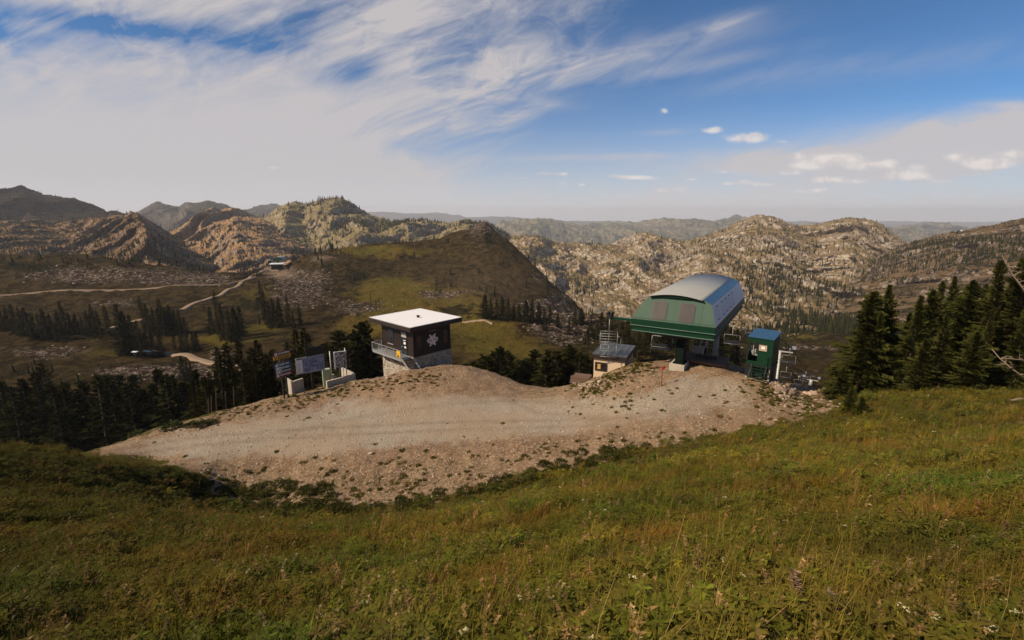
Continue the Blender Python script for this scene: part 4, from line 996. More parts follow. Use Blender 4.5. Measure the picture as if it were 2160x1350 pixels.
# ---------------------------------------------------------------- lift terminal
B_ = atY(1506, 715, 45.0); A_ = atY(1329, 701, 47.8)
axis = Vector((.53, .848, 0)).normalized(); TY = math.atan2(axis.y, axis.x) - math.pi / 2
mid = (A_ + B_) / 2; TW = 8.1; TL = 20.5
zg = -15.45; HS = B_.z - zg
term = thing('lift_terminal', 'green chairlift terminal with a rounded grey roof on a stout green column', 'lift terminal', (mid.x, mid.y, zg), TY)
w = TW / 2; S0, S1, S2 = HS, HS + .62, HS + 1.28
b = MB().box(-w + .12, w - .12, .12, TL - .12, S0 - .001, S1, 0).box(-w, w, 0, TL, S1, S2, 0)
b.build('skirt', M['green'], term, .02)
b = MB().box(-w + .02, w - .02, .02, TL - .02, S0 - .06, S0 - .001, 0); b.build('underside', M['dark'], term)
b = MB()
for z_, k in ((S1 + .003, .03), (S0 + .05, -.07)):
    b.beam((-w - k, -k, z_), (w + k, -k, z_), .05).beam((w + k, -k, z_), (w + k, TL + k, z_), .05).beam((-w - k, -k, z_), (-w - k, TL + k, z_), .05)
b.build('skirt_trim', paint('pale_green_trim', (.14, .24, .18), .5), term)
prof = [(-w, 0), (-w + .62, 1.95), (-w + 1.45, 2.35)]
sh = 1.05                                       # the ends of the hood lean inwards
def hood_pt(x, h, yend):                         # height over the skirt, end 0 or 1
    return (x, sh * h / 2.35 if yend == 0 else TL - sh * h / 2.35, S2 + h)
arc = [(-w + 1.45 + (TW - 2.9) * t, 2.35 + .34 * (1 - (2 * t - 1) ** 2)) for t in np.linspace(0, 1, 17)]
fr = [(-w, 0), (-w + 1.0, 1.62), (-w + 1.45, 2.35), (w - 1.45, 2.35), (w - .62, 1.95), (w, 0)]
fr = [(-w, 0), (-w + .62, 1.3), (-w + 1.45, 2.35), (w - 1.45, 2.35), (w - .62, 1.95), (w, 0)]
b = MB(); b.add([hood_pt(x, h, 0) for x, h in fr], [(0, 1, 2, 3, 4, 5)]); b.build('front_cover', M['hood'], term)
b = MB()
fs_ = lambda a, h: (a, sh * h / 2.35 - .006, S2 + h)
for (a0, h0), (a1, h1) in (((.11, .02), (.11, 2.3)), ((-2.35, .02), (-2.35, 2.1)), ((2.65, .02), (2.65, 2.3)), ((-w + .1, .16), (w - .1, .16))):
    q0, q1 = Vector(fs_(a0, h0)), Vector(fs_(a1, h1)); b.beam(q0, q1, .022, .012)
for k in range(26):
    q = fs_(-w + .25 + k * (TW - .5) / 25, .08); b.box(q[0] - .025, q[0] + .025, q[1] - .012, q[1] + .01, q[2] - .025, q[2] + .025)
b.build('panel_seam', M['green'], term)
b = MB(); b.add([hood_pt(x, h, 1) for x, h in fr], [(5, 4, 3, 2, 1, 0)]); b.build('back_cover', M['hood'], term)
b = MB(); b.add([hood_pt(w, 0, 0), hood_pt(w, 0, 1), hood_pt(w - .62, 1.95, 1), hood_pt(w - .62, 1.95, 0)], [(0, 1, 2, 3)])
side = b.build('side_panel', M['hoodside'], term)
b = MB(); b.add([hood_pt(-w, 0, 0), hood_pt(-w, 0, 1), hood_pt(-w + .62, 1.3, 1), hood_pt(-w + .62, 1.3, 0), hood_pt(-w + 1.45, 2.35, 1), hood_pt(-w + 1.45, 2.35, 0)], [(1, 0, 3, 2), (2, 3, 5, 4)])
b.build('side_panel', M['hood'], term)
b = MB()
b.add([hood_pt(w - .62, 1.95, 0), hood_pt(w - .62, 1.95, 1), hood_pt(w - 1.45, 2.35, 1), hood_pt(w - 1.45, 2.35, 0)], [(0, 1, 2, 3)])
for i in range(15):
    y_ = 1.1 + (TL - 2.2) * i / 14
    b.beam((w - .62, y_, S2 + 1.965), (w - 1.43, y_, S2 + 2.36), .05, .035)
b.build('eave_strip', M['blue'], term)
b = MB()
V = []
yo = .55
for e_ in (0, 1):
    for x, h in arc: V.append((x, (yo if e_ == 0 else TL - yo), S2 + h + .02))
n_ = len(arc); b.add(V, [(i, i + 1, n_ + i + 1, n_ + i) for i in range(n_ - 1)], 0, True)
for e_ in (0, 1):
    ye = yo + .02 if e_ == 0 else TL - yo - .02
V2 = [(x, yo + .25, S2 + h) for x, h in arc]; b.add(V2, [tuple(range(n_))], 1)
V2 = [(x, TL - yo - .25, S2 + h) for x, h in arc]; b.add(V2, [tuple(range(n_ - 1, -1, -1))], 1)
ro = b.build('roof', [M['hoodroof'], M['green']], term)
sol = ro.modifiers.new('shell', 'SOLIDIFY'); sol.thickness = .05; sol.offset = -1
def rrect(cx, cz, hw, hh, r, n=5):
    pts = []
    for (sx, sz, a0) in ((1, 1, 0), (-1, 1, 90), (-1, -1, 180), (1, -1, 270)):
        for k in range(n + 1):
            t = R(a0 + 90 * k / n); pts.append((cx + sx * (hw - r) + r * math.cos(t), cz + sz * (hh - r) + r * math.sin(t)))
    return pts
for cx_ in (-1.38, 1.26):
    fpt = lambda a, h, d_: (a, sh * h / 2.35 - d_, S2 + h + d_ * .4)
    b = MB().prism(rrect(cx_, 1.02, .74, .88, .22), fpt, .002, .045); wo_ = b.build('window', M['outline'], term)
    b = MB().prism(rrect(cx_, 1.02, .67, .81, .18), fpt, .045, .058); b.build('pane', M['tint'], wo_)
for k in range(5):                                # thin rounded outlines on the pale side panel
    yc = 3.0 + k * 2.25 + (-.65 if k == 0 else 0); lean = .0
    def sp_(a, c, d_):
        f_ = c / 1.95; return (w - .62 * f_ + d_, a + sh * .55 * f_, S2 + c + d_ * .3)
    out_ = rrect(yc, .98, .62, .66, .2); inn = rrect(yc, .98, .53, .57, .15)
    n_ = len(out_); b = MB(); V = [sp_(a, c, .012) for a, c in out_] + [sp_(a, c, .012) for a, c in inn]
    b.add(V, [(i, (i + 1) % n_, n_ + (i + 1) % n_, n_ + i) for i in range(n_)], 0)
    wo_ = b.build('window', M['outline'], term)
    b = MB(); b.add([sp_(a, c, .006) for a, c in inn], [tuple(range(n_))]); b.build('pane', M['hoodside'], wo_)
b = MB().box(.22, 1.05, 1.5, 2.6, .3, S0 - .06).box(.05, 1.2, 1.35, 2.75, .42, .52).box(.35, .92, 1.45, 1.5, .52, .9); b.build('column', paint('shaded_green_steel', (.004, .010, .007), .7, spec=.1), term, .03)  # column's green blackened to stand for the shade under the hood
b = MB().box(-.2, 1.3, 1.0, 3.0, -1.5, .42); b.build('concrete_block', M['concw'], term, .02)
b = MB().box(1.55, 2.0, .72 + 8, 9.3, -1.5, S0 - .06); b.build('column', M['dark'], term)
b = MB().box(2.55, 3.1, 9.2, 9.6, -2.5, S0 - .1).box(2.6, 3.05, 9.12, 9.2, -2.5, S0 - .12); b.build('mast', M['steelw'], term)
b = MB()
for x_ in (-.25, .25): b.beam((1.9 + x_, 5.1, .35), (2.35 + x_, 6.2, S0 - .1), .06)
for k in range(9):
    f_ = (k + .5) / 9; b.beam((1.65 + .45 * f_, 5.1 + 1.1 * f_, .35 + (S0 - .45) * f_), (2.15 + .45 * f_, 5.1 + 1.1 * f_, .35 + (S0 - .45) * f_), .05)
b.build('ladder', M['galv'], term)
b = MB().box(-w - 2.7, -w + .02, 1.0, 1.28, S1 + .08, S1 + .34); b.build('side_arm', M['green'], term)
b = MB().box(-w - 3.0, -w - 2.45, .85, 1.42, S1 + .25, S1 + .62).tube([(-w - 2.95, .9, S1 + .7), (-w - 2.95, 1.4, S1 + .7)], .16, 10).tube([(-w - 2.5, .9, S1 + .7), (-w - 2.5, 1.4, S1 + .7)], .16, 10); b.build('trolley', M['dark'], term)
b = MB()
for x_ in (-2.6, 2.6): b.box(x_ - .12, x_ + .12, .4, TL + 1.0, S0 + .02 - .3, S0 - .065)
b.build('rail_beam', M['dark'], term)
b = MB().tube([(0, 2.9, S0 - .5), (0, 2.9, S0 - .25)], 2.1, 40); b.build('bullwheel', M['dark'], term)
tw = lambda x, y, z: Vector(term.matrix_basis @ Vector((x, y, z)))
bpy.context.view_layer.update()

# timber unloading ramp under the hood
o = thing('timber_ramp', 'weathered brown timber platform under the green lift terminal', 'ramp', tw(2.2, 3.6, 0), TY)
b = MB()
for k in range(9): b.box(-1.9, 2.6, k * .34, k * .34 + .31, .35, .42)
b.build('planking', M['wood'], o)
b = MB().box(-1.9, 2.6, -.05, 0, .12, .40).box(-1.7, -1.5, .1, 2.9, -.6, .35).box(2.2, 2.4, .1, 2.9, -1.0, .35); b.build('joist', M['wood'], o)
o = thing('control_cabinet', 'low pale cabinet behind the timber platform', 'cabinet', tw(1.6, 8.4, 0), TY)
MB().box(-1.1, .2, -.2, .2, -.6, .72).build('cabinet_body', M['sill'], o, .02)
MB().box(-.95, .05, -.212, -.203, -.1, .62).build('door', M['conc'], o)

# ---------------------------------------------------------------- chairs
def chair(label, loc, yaw, hang=2.6, group='chairs on the lift line', w_=2.1, first=None, name='lift_chair'):
    """quad chair; its x axis runs along the seat; the origin is at the grip"""
    if first is not None:
        r_ = first.copy(); COL.objects.link(r_); r_.location = loc; r_.rotation_euler = (0, 0, yaw); r_['label'] = label; r_['group'] = group
        for ch in first.children:
            c_ = ch.copy(); COL.objects.link(c_); c_.parent = r_
        return r_
    o = thing(name, label, 'chairlift chair', loc, yaw, group)
    h = -hang
    MB().box(-.12, .12, -.22, .22, -.08, .14).build('grip', M['dark'], o)
    MB().tube([(0, 0, 0), (0, 0, h * .35), (0, .12, h * .5), (0, .15, h * .55)], .045).build('hanger', M['galv'], o)
    q = w_ / 2 + .08
    b = MB()
    b.tube([(-q, .15, h * .55), (q, .15, h * .55)], .035)
    for s_ in (-1, 1): b.tube([(s_ * q, .15, h * .55), (s_ * (q + .04), .12, h * .75), (s_ * (q + .02), .0, h - .12), (s_ * q, -.5, h - .05)], .035)
    b.tube([(-q, .05, h - .1), (q, .05, h - .1)], .03)
    b.build('frame', M['tube'], o)
    b = MB()
    for k in range(5): b.box(-w_ / 2, w_ / 2, -.52 + k * .11, -.43 + k * .11, h - .05, h - .01)
    b.build('seat', M['seat'], o)
    b = MB()
    for k in range(4): b.box(-w_ / 2, w_ / 2, .02 + k * .012, .05 + k * .012, h + .06 + k * .12, h + .15 + k * .12)
    b.build('backrest', M['seat'], o)
    b = MB()
    for s_ in (-1, 1): b.tube([(s_ * (q - .03), .1, h + .55), (s_ * (q - .03), -.35, h + .50), (s_ * (q - .1), -.55, h + .28)], .022)
    b.tube([(-q + .1, -.55, h + .28), (q - .1, -.55, h + .28)], .022)
    b.build('safety_bar', M['tube'], o)
    return o
G1 = 'chairs on the lift line'
ch0 = chair('black seated chair hanging at the terminal underside behind the beige building', tw(-2.6, 7.0, S0 - .3), TY + .1, S0 - .55)
chair('black seated chair hanging over the timber platform', tw(2.6, 5.0, S0 - .3), TY + math.pi, group=G1, first=ch0)

# work basket hanging at the end of the green arm
wb = thing('work_basket', 'grey tubular work basket hanging from the green arm over the beige building', 'work basket', tw(-w - 2.75, 1.1, S1 + .25), TY + .35)
MB().tube([(0, 0, 0), (0, 0, -1.75)], .05).build('hanger', M['tube'], wb)
def cage(x, y, z0, z1, nbar, mid_x=True):
    b = MB()
    for sx in (-x, x):
        for sy in (-y, y): b.tube([(sx, sy, z0), (sx, sy, z1)], .030, 6)
    for k in range(nbar):
        z_ = z0 + (z1 - z0) * k / (nbar - 1)
        for sy in (-y, y): b.tube([(-x, sy, z_), (x, sy, z_)], .026, 6)
        for sx in (-x, x): b.tube([(sx, -y, z_), (sx, y, z_)], .026, 6)
    if mid_x: b.tube([(0, -y, z0), (0, -y, z1)], .026, 6).tube([(0, y, z0), (0, y, z1)], .026, 6)
    return b
cage(.92, .55, -2.9, -1.7, 5).build('upper_cage', M['tube'], wb)
b = cage(.85, .5, -4.3, -2.98, 3)
b.tube([(-.85, -.5, -4.3), (.0, -.5, -3.6)], .024, 6).tube([(.85, .5, -4.3), (1.25, .5, -3.7), (1.3, .5, -2.5)], .024, 6).tube([(.92, .5, -2.2), (1.45, .5, -2.4), (1.45, .5, -3.2)], .024, 6)
b.build('lower_cage', M['tube'], wb)

# ---------------------------------------------------------------- beige building in the bank left of the terminal
bF = atY(1323, 750, 50.0); bL = atY(1247.8, 740.8, 51.6); bR = atY(1350.4, 735.6, 52.8)
yb_ = math.atan2((bF - bL).y, (bF - bL).x)
BL_, BD = (bF - bL).length, 5.4
bz = bF.z - .25
beige = thing('beige_building', 'small beige building dug into the bank with a grey sheet roof', 'building', (bL.x, bL.y, bz), yb_)
MB().box(.25, BL_ - .25, .25, BD - .25, -4.6, -.50).build('wall', M['cream'], beige)
r_ = MB().box(0, BL_, 0, BD, -.50, -.02).build('roof_fascia', M['fascia'], beige, .02)
b = MB().box(.04, BL_ - .04, .04, BD - .04, -.02, .012)
for k in range(6): b.box(.1 + k * BL_ / 6, .14 + k * BL_ / 6, .06, BD - .06, .012, .045)
b.build('roof', M['slate'], beige)
X0, X1 = BL_ * .10, BL_ * .45
b = MB().box(X0, X0 + .17, .19, .25, -1.95, -.95).box(X1 - .17, X1, .19, .25, -1.95, -.95).box(X0 + .17, X1 - .17, .19, .25, -1.95, -1.78).box(X0 + .17, X1 - .17, .19, .25, -1.12, -.95).box((X0 + X1) / 2 - .05, (X0 + X1) / 2 + .05, .2, .25, -1.78, -1.12)
wf = b.build('window', M['frame'], beige)
MB().box(X0 + .17, X1 - .17, .235, .248, -1.78, -1.12).build('pane', M['glass'], wf)
MB().add([(X0 + .2, .232, -1.74), (X0 + .62, .232, -1.74), (X0 + .62, .232, -1.15), (X0 + .25, .232, -1.15), (X0 + .30, .232, -1.5)], [(0, 1, 2, 3, 4)]).build('blind', M['amber'], wf)
MB().tube([(BL_ - .6, .2, -.5), (BL_ - .7, .17, -.8), (BL_ - .45, .16, -1.2), (BL_ - .25, .2, -1.45)], .02, 6).build('cable', M['dark'], beige)
q = bL + Vector((-math.cos(yb_) * 1.3, -math.sin(yb_) * 1.3 + 1.2, -3.6))
o = thing('timber_steps', 'dark red timber landing against the beige building', 'steps', q, yb_)
for k in range(3): MB().box(-.9 + k * .05, 1.3, -.5 - k * .3 + .6, -.2 - k * .3 + .6, -.25 - k * .22, -.05 - k * .22).build('step', M['wood'], o)
MB().box(-.7, 1.3, .42, 1.5, -.5, -.02).build('landing', M['wood'], o)

# ---------------------------------------------------------------- operator cabin
oF = atY(1633, 716.5, 43.0); oL = atY(1580.3, 705.8, 44.4)
yc_ = math.atan2((oF - oL).y, (oF - oL).x); CW = (oF - oL).length; CD = 2.5; cz = oF.z
zgc = gz(oF.x, oF.y)
cabn = thing('operator_cabin', 'dark green operator cabin with a blue roof and steel steps', 'operator cabin', (oL.x, oL.y, cz), yc_)
b = MB(); b.add([(-.06, -.1, 0), (CW + .06, -.1, 0), (CW + .06, CD + .1, .30), (-.06, CD + .1, .30), (-.06, -.1, -.07), (CW + .06, -.1, -.07), (CW + .06, CD + .1, .23), (-.06, CD + .1, .23)], [(0, 1, 2, 3), (7, 6, 5, 4), (0, 4, 5, 1), (1, 5, 6, 2), (2, 6, 7, 3), (3, 7, 4, 0)])
b.build('roof', M['blue'], cabn)
CH = 2.62
MB().box(.07, CW - .07, CD - .2, CD - .07, -CH + .01, -.1).build('dark_interior_sheet', M['dark'], cabn)  # black sheet added to paint the shade inside the cabin
b = MB().box(.9, CW, 0, .06, -CH, -.075).box(CW - .06, CW, .06, CD, -CH, -.075).box(0, CW - .06, CD - .06, CD, -CH, -.9).box(0, CW - .06, CD - .06, CD, -.9, -.075).box(0, .9, 0, .06, -.5, -.075).box(0, .06, .06, CD - .06, -CH, -1.5).box(0, .06, .06, CD - .06, -.45, -.075).box(0, .08, 0, .06, -CH, -.5).box(.06, .9, 0, .06, -CH, -2.35)
b.build('wall', M['green'], cabn)
MB().box(-.05, CW + .05, -.08, CD + .05, -CH - .28, -CH).box(.02, .62, .02, CD, -CH - 1.3, -CH - .28).box(CW - .75, CW - .1, .3, CD, -CH - 1.6, -CH - .28).build('floor_frame', M['dark'], cabn)
wf = MB().box(.92, 1.72, -.03, -.001, -1.30, -.62).build('window', M['frame'], cabn)
MB().box(.98, 1.66, -.036, -.031, -1.24, -.68).build('pane', paint('dusty_window', (.42, .34, .24), .2), wf)
MB().box(1.18, 1.48, -.042, -.037, -1.05, -.80).build('notice', M['white'], wf)
b = MB().box(.34, .42, .5, .58, -1.5, -.5).box(.5, .62, .55, .67, -1.65, -1.3).box(.15, .75, .8, 1.1, -2.0, -1.55)
b.build('control_console', M['galv'], cabn)
for x_, y_ in ((.1, .1), (CW - .12, .1), (.1, CD - .1), (CW - .12, CD - .1)): MB().beam((x_, y_, -CH - .28), (x_, y_, -CH - 2.4), .14).build('leg', M['conc'], cabn)
b = MB()
for x_ in (.55, 1.85): b.beam((x_, -.1, -CH - .02), (x_, -1.05, -CH - 1.15), .05, .18)
for k in range(5):
    f_ = (k + .5) / 5; b.box(.58, 1.82, -.1 - .95 * f_ - .11, -.1 - .95 * f_ + .10, -CH - .02 - 1.15 * f_ - .02, -CH - .02 - 1.15 * f_ + .02)
b.build('steps', M['green'], cabn)
b = MB().tube([(1.87, -1.05, -CH - 1.1), (1.87, -1.0, -CH - .2), (1.87, -.12, -CH + .85), (1.87, -.06, -CH)], .025, 6).tube([(1.87, -.12, -CH + .85), (CW - .05, -.1, -CH + .95)], .025, 6).tube([(1.87, -.2, -CH + .4), (CW - .05, -.1, -CH + .45)], .025, 6)
b.build('handrail', M['green'], cabn)

# ---------------------------------------------------------------- lift line: towers, rope, outgoing chairs
def tower(label, base_, head, arm_w, yaw, r0=.32):
    o = thing('lift_tower', label, 'lift tower', base_, yaw, 'silver lift towers')
    h = head - base_.z
    MB().tube([(0, 0, -.5), (0, 0, h * .5), (0, 0, h)], r0, 14, r2=r0 * .8).build('mast', M['steelw'], o)
    MB().box(-arm_w / 2, arm_w / 2, -.12, .12, h - .18, h + .03).build('crossarm', M['steelw'], o)
    for s_ in (-1, 1):
        b = MB().beam((s_ * arm_w * .46, -1.2, h + .12), (s_ * arm_w * .46, 1.2, h + .12), .14, .2)
        for k in range(6): b.tube([(s_ * arm_w * .46 - .09, -1.15 + k * .46, h + .3), (s_ * arm_w * .46 + .09, -1.15 + k * .46, h + .3)], .2, 12)
        b.build('sheave_train', M['dark'], o)
        MB().box(s_ * arm_w * .46 - .35, s_ * arm_w * .46 + .35, -1.3, 1.3, h + .9, h + .96).build('catwalk', M['galv'], o)
        MB().beam((s_ * arm_w * .46, 0, h - .1), (s_ * arm_w * .46, 0, h + .95), .08).build('bracket', M['galv'], o)
    return o
t1 = atY(1646, 740, 92.0)
tower('silver lift tower close behind the green operator cabin', Vector((t1.x, t1.y, float(val_z(np.array([t1.x]), np.array([t1.y]))[0]))), t1.z, 5.0, TY, .26)
t2 = atY(1711, 801, 150.0)
tower('distant silver lift tower standing on the grass below the slope', Vector((t2.x, t2.y, float(val_z(np.array([t2.x]), np.array([t2.y]))[0]))), t2.z, 4.6, TY, .62)
ax_ = Vector((math.cos(TY), math.sin(TY), 0))
OUT = [atY(1566, 646, 63.5), atY(1594, 661, 69), atY(1628, 700, 81), t1 + ax_ * 2.3 + Vector((0, 0, .5)), atY(1693, 776, 122), t2 + ax_ * 2.1 + Vector((0, 0, .5)), t2 + ax_ * 2.1 + Vector((80, 90, -42))]
INN = [atY(1498, 650, 65), atY(1549, 668, 74), atY(1592, 700, 84), t1 - ax_ * 2.3 + Vector((0, 0, .5)), atY(1668, 778, 122), t2 - ax_ * 2.1 + Vector((0, 0, .5)), t2 - ax_ * 2.1 + Vector((80, 90, -42))]
for P, nm in ((OUT, 'black haul rope on the outer side of the lift line'), (INN, 'black haul rope on the inner side of the lift line')):
    tag(MB().tube(P, .05, 6).build('haul_rope', M['dark']), nm, 'cable', 'haul ropes of the lift')
for lab, p_, yw in (('empty chair on the outer rope, its hanger rising between the hood and the cabin roof', OUT[1], 0.0), ('empty chair low on the inner rope beside the white mast', INN[1] - Vector((0, 0, 1.2)), math.pi),
                    ('empty chair right of the operator cabin under the tower crossarm', OUT[2].lerp(OUT[3], .82) , 0.1), ('small empty chair below the cabin, nearer of the two over the scrub', INN[3].lerp(INN[4], .8), math.pi), ('small empty chair on the outer rope before the distant tower', OUT[4].lerp(OUT[5], .2), 0), ('tiny empty chair on the inner rope beside the distant tower', INN[4].lerp(INN[5], .6), math.pi)):
    chair(lab, p_, TY + yw, first=ch0)

# ---------------------------------------------------------------- red marker stake
p = atY(1395, 812, 44.2)
st = thing('marker_stake', 'thin rusty marker stake with red flagging on the gravel below the terminal', 'marker stake', (p.x, p.y, gz(p.x, p.y) - .05), 0)
MB().tube([(0, 0, -.2), (.03, 0, 1.95)], .035, 8).build('stake', M['stake'], st)
MB().box(-.07, .10, -.05, .05, 1.7, 2.0).add([(.08, 0, 1.98), (.24, .05, 1.9), (.2, .02, 1.72), (.08, 0, 1.72)], [(0, 1, 2, 3)]).build('flag', M['flag'], st)

# ---------------------------------------------------------------- upper lift terminal far across the bowl
p = atY(585, 546, 500.0); gzv = float(val_z(np.array([p.x]), np.array([482.0]))[0])
ft = thing('lift_terminal', 'tiny green chairlift terminal far away on the saddle behind a flat-roofed shed', 'lift terminal', (p.x, 500, gzv), R(12))
hz = p.z - gzv
fr = [(-4.6, 0), (-3.7, 2.6), (-2.2, 3.6), (0, 4.0), (2.2, 3.6), (3.7, 2.6), (4.6, 0)]
n_ = len(fr)
MB().prism(fr, lambda a, c, d_: (a, d_ + .25 * c, hz - 2.2 + c), 0, 14, 0).build('hood', M['green'], ft)
b = MB(); b.add([(a, d_, hz - 2.2 + c + .08) for d_ in (1.2, 13) for a, c in fr], [(i, i + 1, n_ + i + 1, n_ + i) for i in range(n_ - 1)], 0, True); b.build('roof', M['hoodroof'], ft)
for x_ in (-2.0, 0, 2.0): MB().box(x_ - .6, x_ + .6, -.02 + .3, .22 + .35, hz - 1.2, hz - .1).build('window', M['tint'], ft)
MB().box(-.8, .8, 2, 4, -2, hz - 2.2).build('column', M['dark'], ft)
MB().box(-9.5, -6.5, 1, 5, hz - 5.6, hz - 1.9).build('cabin', M['green'], ft)
MB().box(-9.8, -6.2, .7, 5.3, hz - 1.9, hz - 1.5).build('cabin_roof', M['blue'], ft)
p = atY(583, 562, 484.0); gzv = float(val_z(np.array([p.x]), np.array([484.0]))[0])
zb_ = atY(583, 578, 484).z
fs = thing('lift_shed', 'small dark shed with an overhanging flat roof on stone below the far terminal', 'shed', (p.x, 484, zb_), R(14))
hb = atY(583, 556, 484).z - zb_
MB().box(-6.2, 7.2, -2.5, 8, hb - .8, hb).build('roof', M['roofw'], fs)
MB().box(-5.0, 5.5, 0, 6, hb * .42, hb - .8).build('wall', M['brown'], fs)
MB().box(-5.6, 7.4, -.8, 7, -3, hb * .42).build('stone_base', M['stone'], fs)
for x_ in (-2.8, .0, 2.8): MB().box(x_ - .8, x_ + .8, -.84, -.803, .2, 1.9).build('window', M['dark'], fs)
MB().box(-7.4, -5.0, .0, 3.0, hb * .42, hb * .42 + 1.2).build('deck', M['galv'], fs)

# small roofed boards in the valley
for px_, lab in ((287, 'small grey-roofed trail board standing alone on the talus, the narrower one'), (314, 'wider blue-roofed trail board beside the dark spruces on the talus')):
    h_ = hit(val_z, [px_], [757 if px_ < 300 else 755], 110, 600)[0]; z_ = float(val_z(h_[:1], h_[1:])[0])
    wd = 1.1 if px_ < 300 else 2.0
    o = thing('trail_board', lab, 'trail board', (h_[0], h_[1], z_), R(-8), 'roofed boards in the valley')
    MB().box(-.2, .2, -.1, .1, -.5, 2.6).build('post', M['dark'], o)
    MB().box(-wd * .8, wd * .8, -.15, .15, 1.7, 2.9).build('board', M['dark'], o)
    MB().box(-wd, wd, -.6, .6, 2.9, 3.15).build('roof', M['blue'] if px_ > 300 else M['roofw'], o)
p = atY(2037, 487, 905)
o = thing('white_hut', 'tiny white equipment hut on the skyline of the scrubby ridge', 'hut', (p.x, p.y + 6, p.z - 3), R(10))
MB().box(-2.2, 2.2, -2, 2, -1, 3.6).build('wall', M['white'], o); MB().box(-2.5, 2.5, -2.3, 2.3, 3.6, 4.2).build('roof', M['white'], o)
# ================================================================ PLANTS
def veg_mat(name, rough=.75, backlight=.25):
    """foliage whose own colour comes from the 'col' attribute, varied a little from plant to plant"""
    m, nt = new_mat(name)
    col = nt.attr('col', 0); rnd = nt.n('ObjectInfo', out=5)
    c = nt.mix(nt.m('MULTIPLY', rnd, .45), col, (.055, .045, .012))
    b = nt.n('BsdfPrincipled', {'Base Color': c, 'Roughness': rough, 'Specular IOR Level': .04})
    t = nt.n('BsdfTranslucent', {'Color': c})
    mx = nt.n('MixShader', {0: backlight, 1: b, 2: t})
    o = m.node_tree.nodes.new('ShaderNodeOutputMaterial'); m.node_tree.links.new(mx, o.inputs[0])
    return m
NEEDLE = veg_mat('conifer_needles', .7, .18)
LEAF = veg_mat('leaves_and_grass', .7, .30)
BARK = paint('grey_brown_bark', (.075, .052, .038), .9, 0, .5, 5.0)
DEADWOOD = paint('bleached_deadwood', (.24, .175, .125), .85, 0, .5, 6.0)

def spruce_mesh(seed, H=10.0, RAD=1.7, nb=300, tw=6, bare=.05, ragged=.35, dark=1.0, droop=.35, name='crown'):
    r = np.random.default_rng(seed)
    V, F, C = [], [], []
    def tri(a, b, c, col):
        i = len(V); V.extend((a, b, c)); F.append((i, i + 1, i + 2)); C.extend((col, col, col))
    lean = r.uniform(-.02, .02, 2)
    smap = np.clip(r.normal(.92, .27, (7, 11)), .3, 1.35)
    for i in range(nb):
        t = ((i + r.uniform(0, 1)) / nb) ** .92
        az = i * 2.39996 + r.uniform(-.5, .5)
        h = H * (bare + (1 - bare) * t)
        sect = 1 + ragged * math.sin(az * 2 + seed + t * 9) * .5
        L = RAD * ((1 - t) ** .8 * r.uniform(.48, 1.15) * sect + .05)
        L *= smap[int((az % 6.2832) / 6.2832 * 7) % 7, min(int(t * 11), 10)]
        if r.random() < .06: L *= 1.3
        d = np.array([math.cos(az), math.sin(az), 0.0]); pit = -.30 + .95 * t + r.uniform(-.12, .12)
        sd_ = np.array([-d[1], d[0], 0.0]); base = np.array([lean[0] * h, lean[1] * h, h])
        P = lambda s: base + d * (L * s) + np.array([0, 0, L * (pit * s - droop * s * s * (1 - t) + .18 * s ** 4)])
        g = r.uniform(.7, 1.25) * dark
        for k in range(tw):
            s = .18 + .78 * (k + r.uniform(.1, .9)) / tw
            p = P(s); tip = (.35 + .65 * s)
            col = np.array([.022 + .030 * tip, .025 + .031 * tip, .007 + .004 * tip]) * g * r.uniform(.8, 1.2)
            l = (.42 * L * (1.12 - .55 * s) + .10 * RAD * .5) * r.uniform(.75, 1.2)
            for sg in (-1, 1):
                a = r.uniform(.6, 1.1)
                q = p + (d * math.cos(a) + sd_ * sg * math.sin(a)) * l + np.array([0, 0, -l * r.uniform(.05, .35)])
                wv = np.array([0, 0, 1.0]) * r.uniform(.2, 1) + sd_ * r.uniform(-.5, .5) + d * r.uniform(.3, 1)
                wv *= (.055 * RAD + .05 * l) / np.linalg.norm(wv)
                tri(p - wv, p + wv, q, col)
            if k % 2 == 0:
                q = p + np.array([0, 0, -l * .55]) + d * l * .25
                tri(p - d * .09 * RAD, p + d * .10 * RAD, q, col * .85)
        p = P(1.0); q = P(.72); wv = sd_ * .05 * RAD
        tri(q - wv, q + wv, p + d * .06, np.array([.055, .062, .017]) * g)
    for k in range(9):                                   # leader
        h = H * (1 - .012 * k); az = r.uniform(0, 6.28); l = .05 * RAD + .03 * k
        dd = np.array([math.cos(az), math.sin(az), .9]); b0 = np.array([lean[0] * h, lean[1] * h, h])
        tri(b0 - [0, 0, .12], b0 + [.02, 0, .02], b0 + dd * l * 1.6, np.array([.045, .05, .014]))
    V, F, C = np.array(V), np.array(F), np.array(C)
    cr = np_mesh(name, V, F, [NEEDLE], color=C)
    b = MB(); n = 7
    for a_ in range(6):
        pass
    b.tube([(lean[0] * H * s, lean[1] * H * s, H * s - (.6 if s == 0 else 0)) for s in (0, .25, .5, .75, .97)], H * .017, n, r2=H * .003)
    tr = bpy.data.meshes.new('trunk'); tr.from_pydata(b.v, [], b.f); tr.materials.append(BARK)
    tr.polygons.foreach_set('use_smooth', b.sm); tr.update()
    return cr, tr
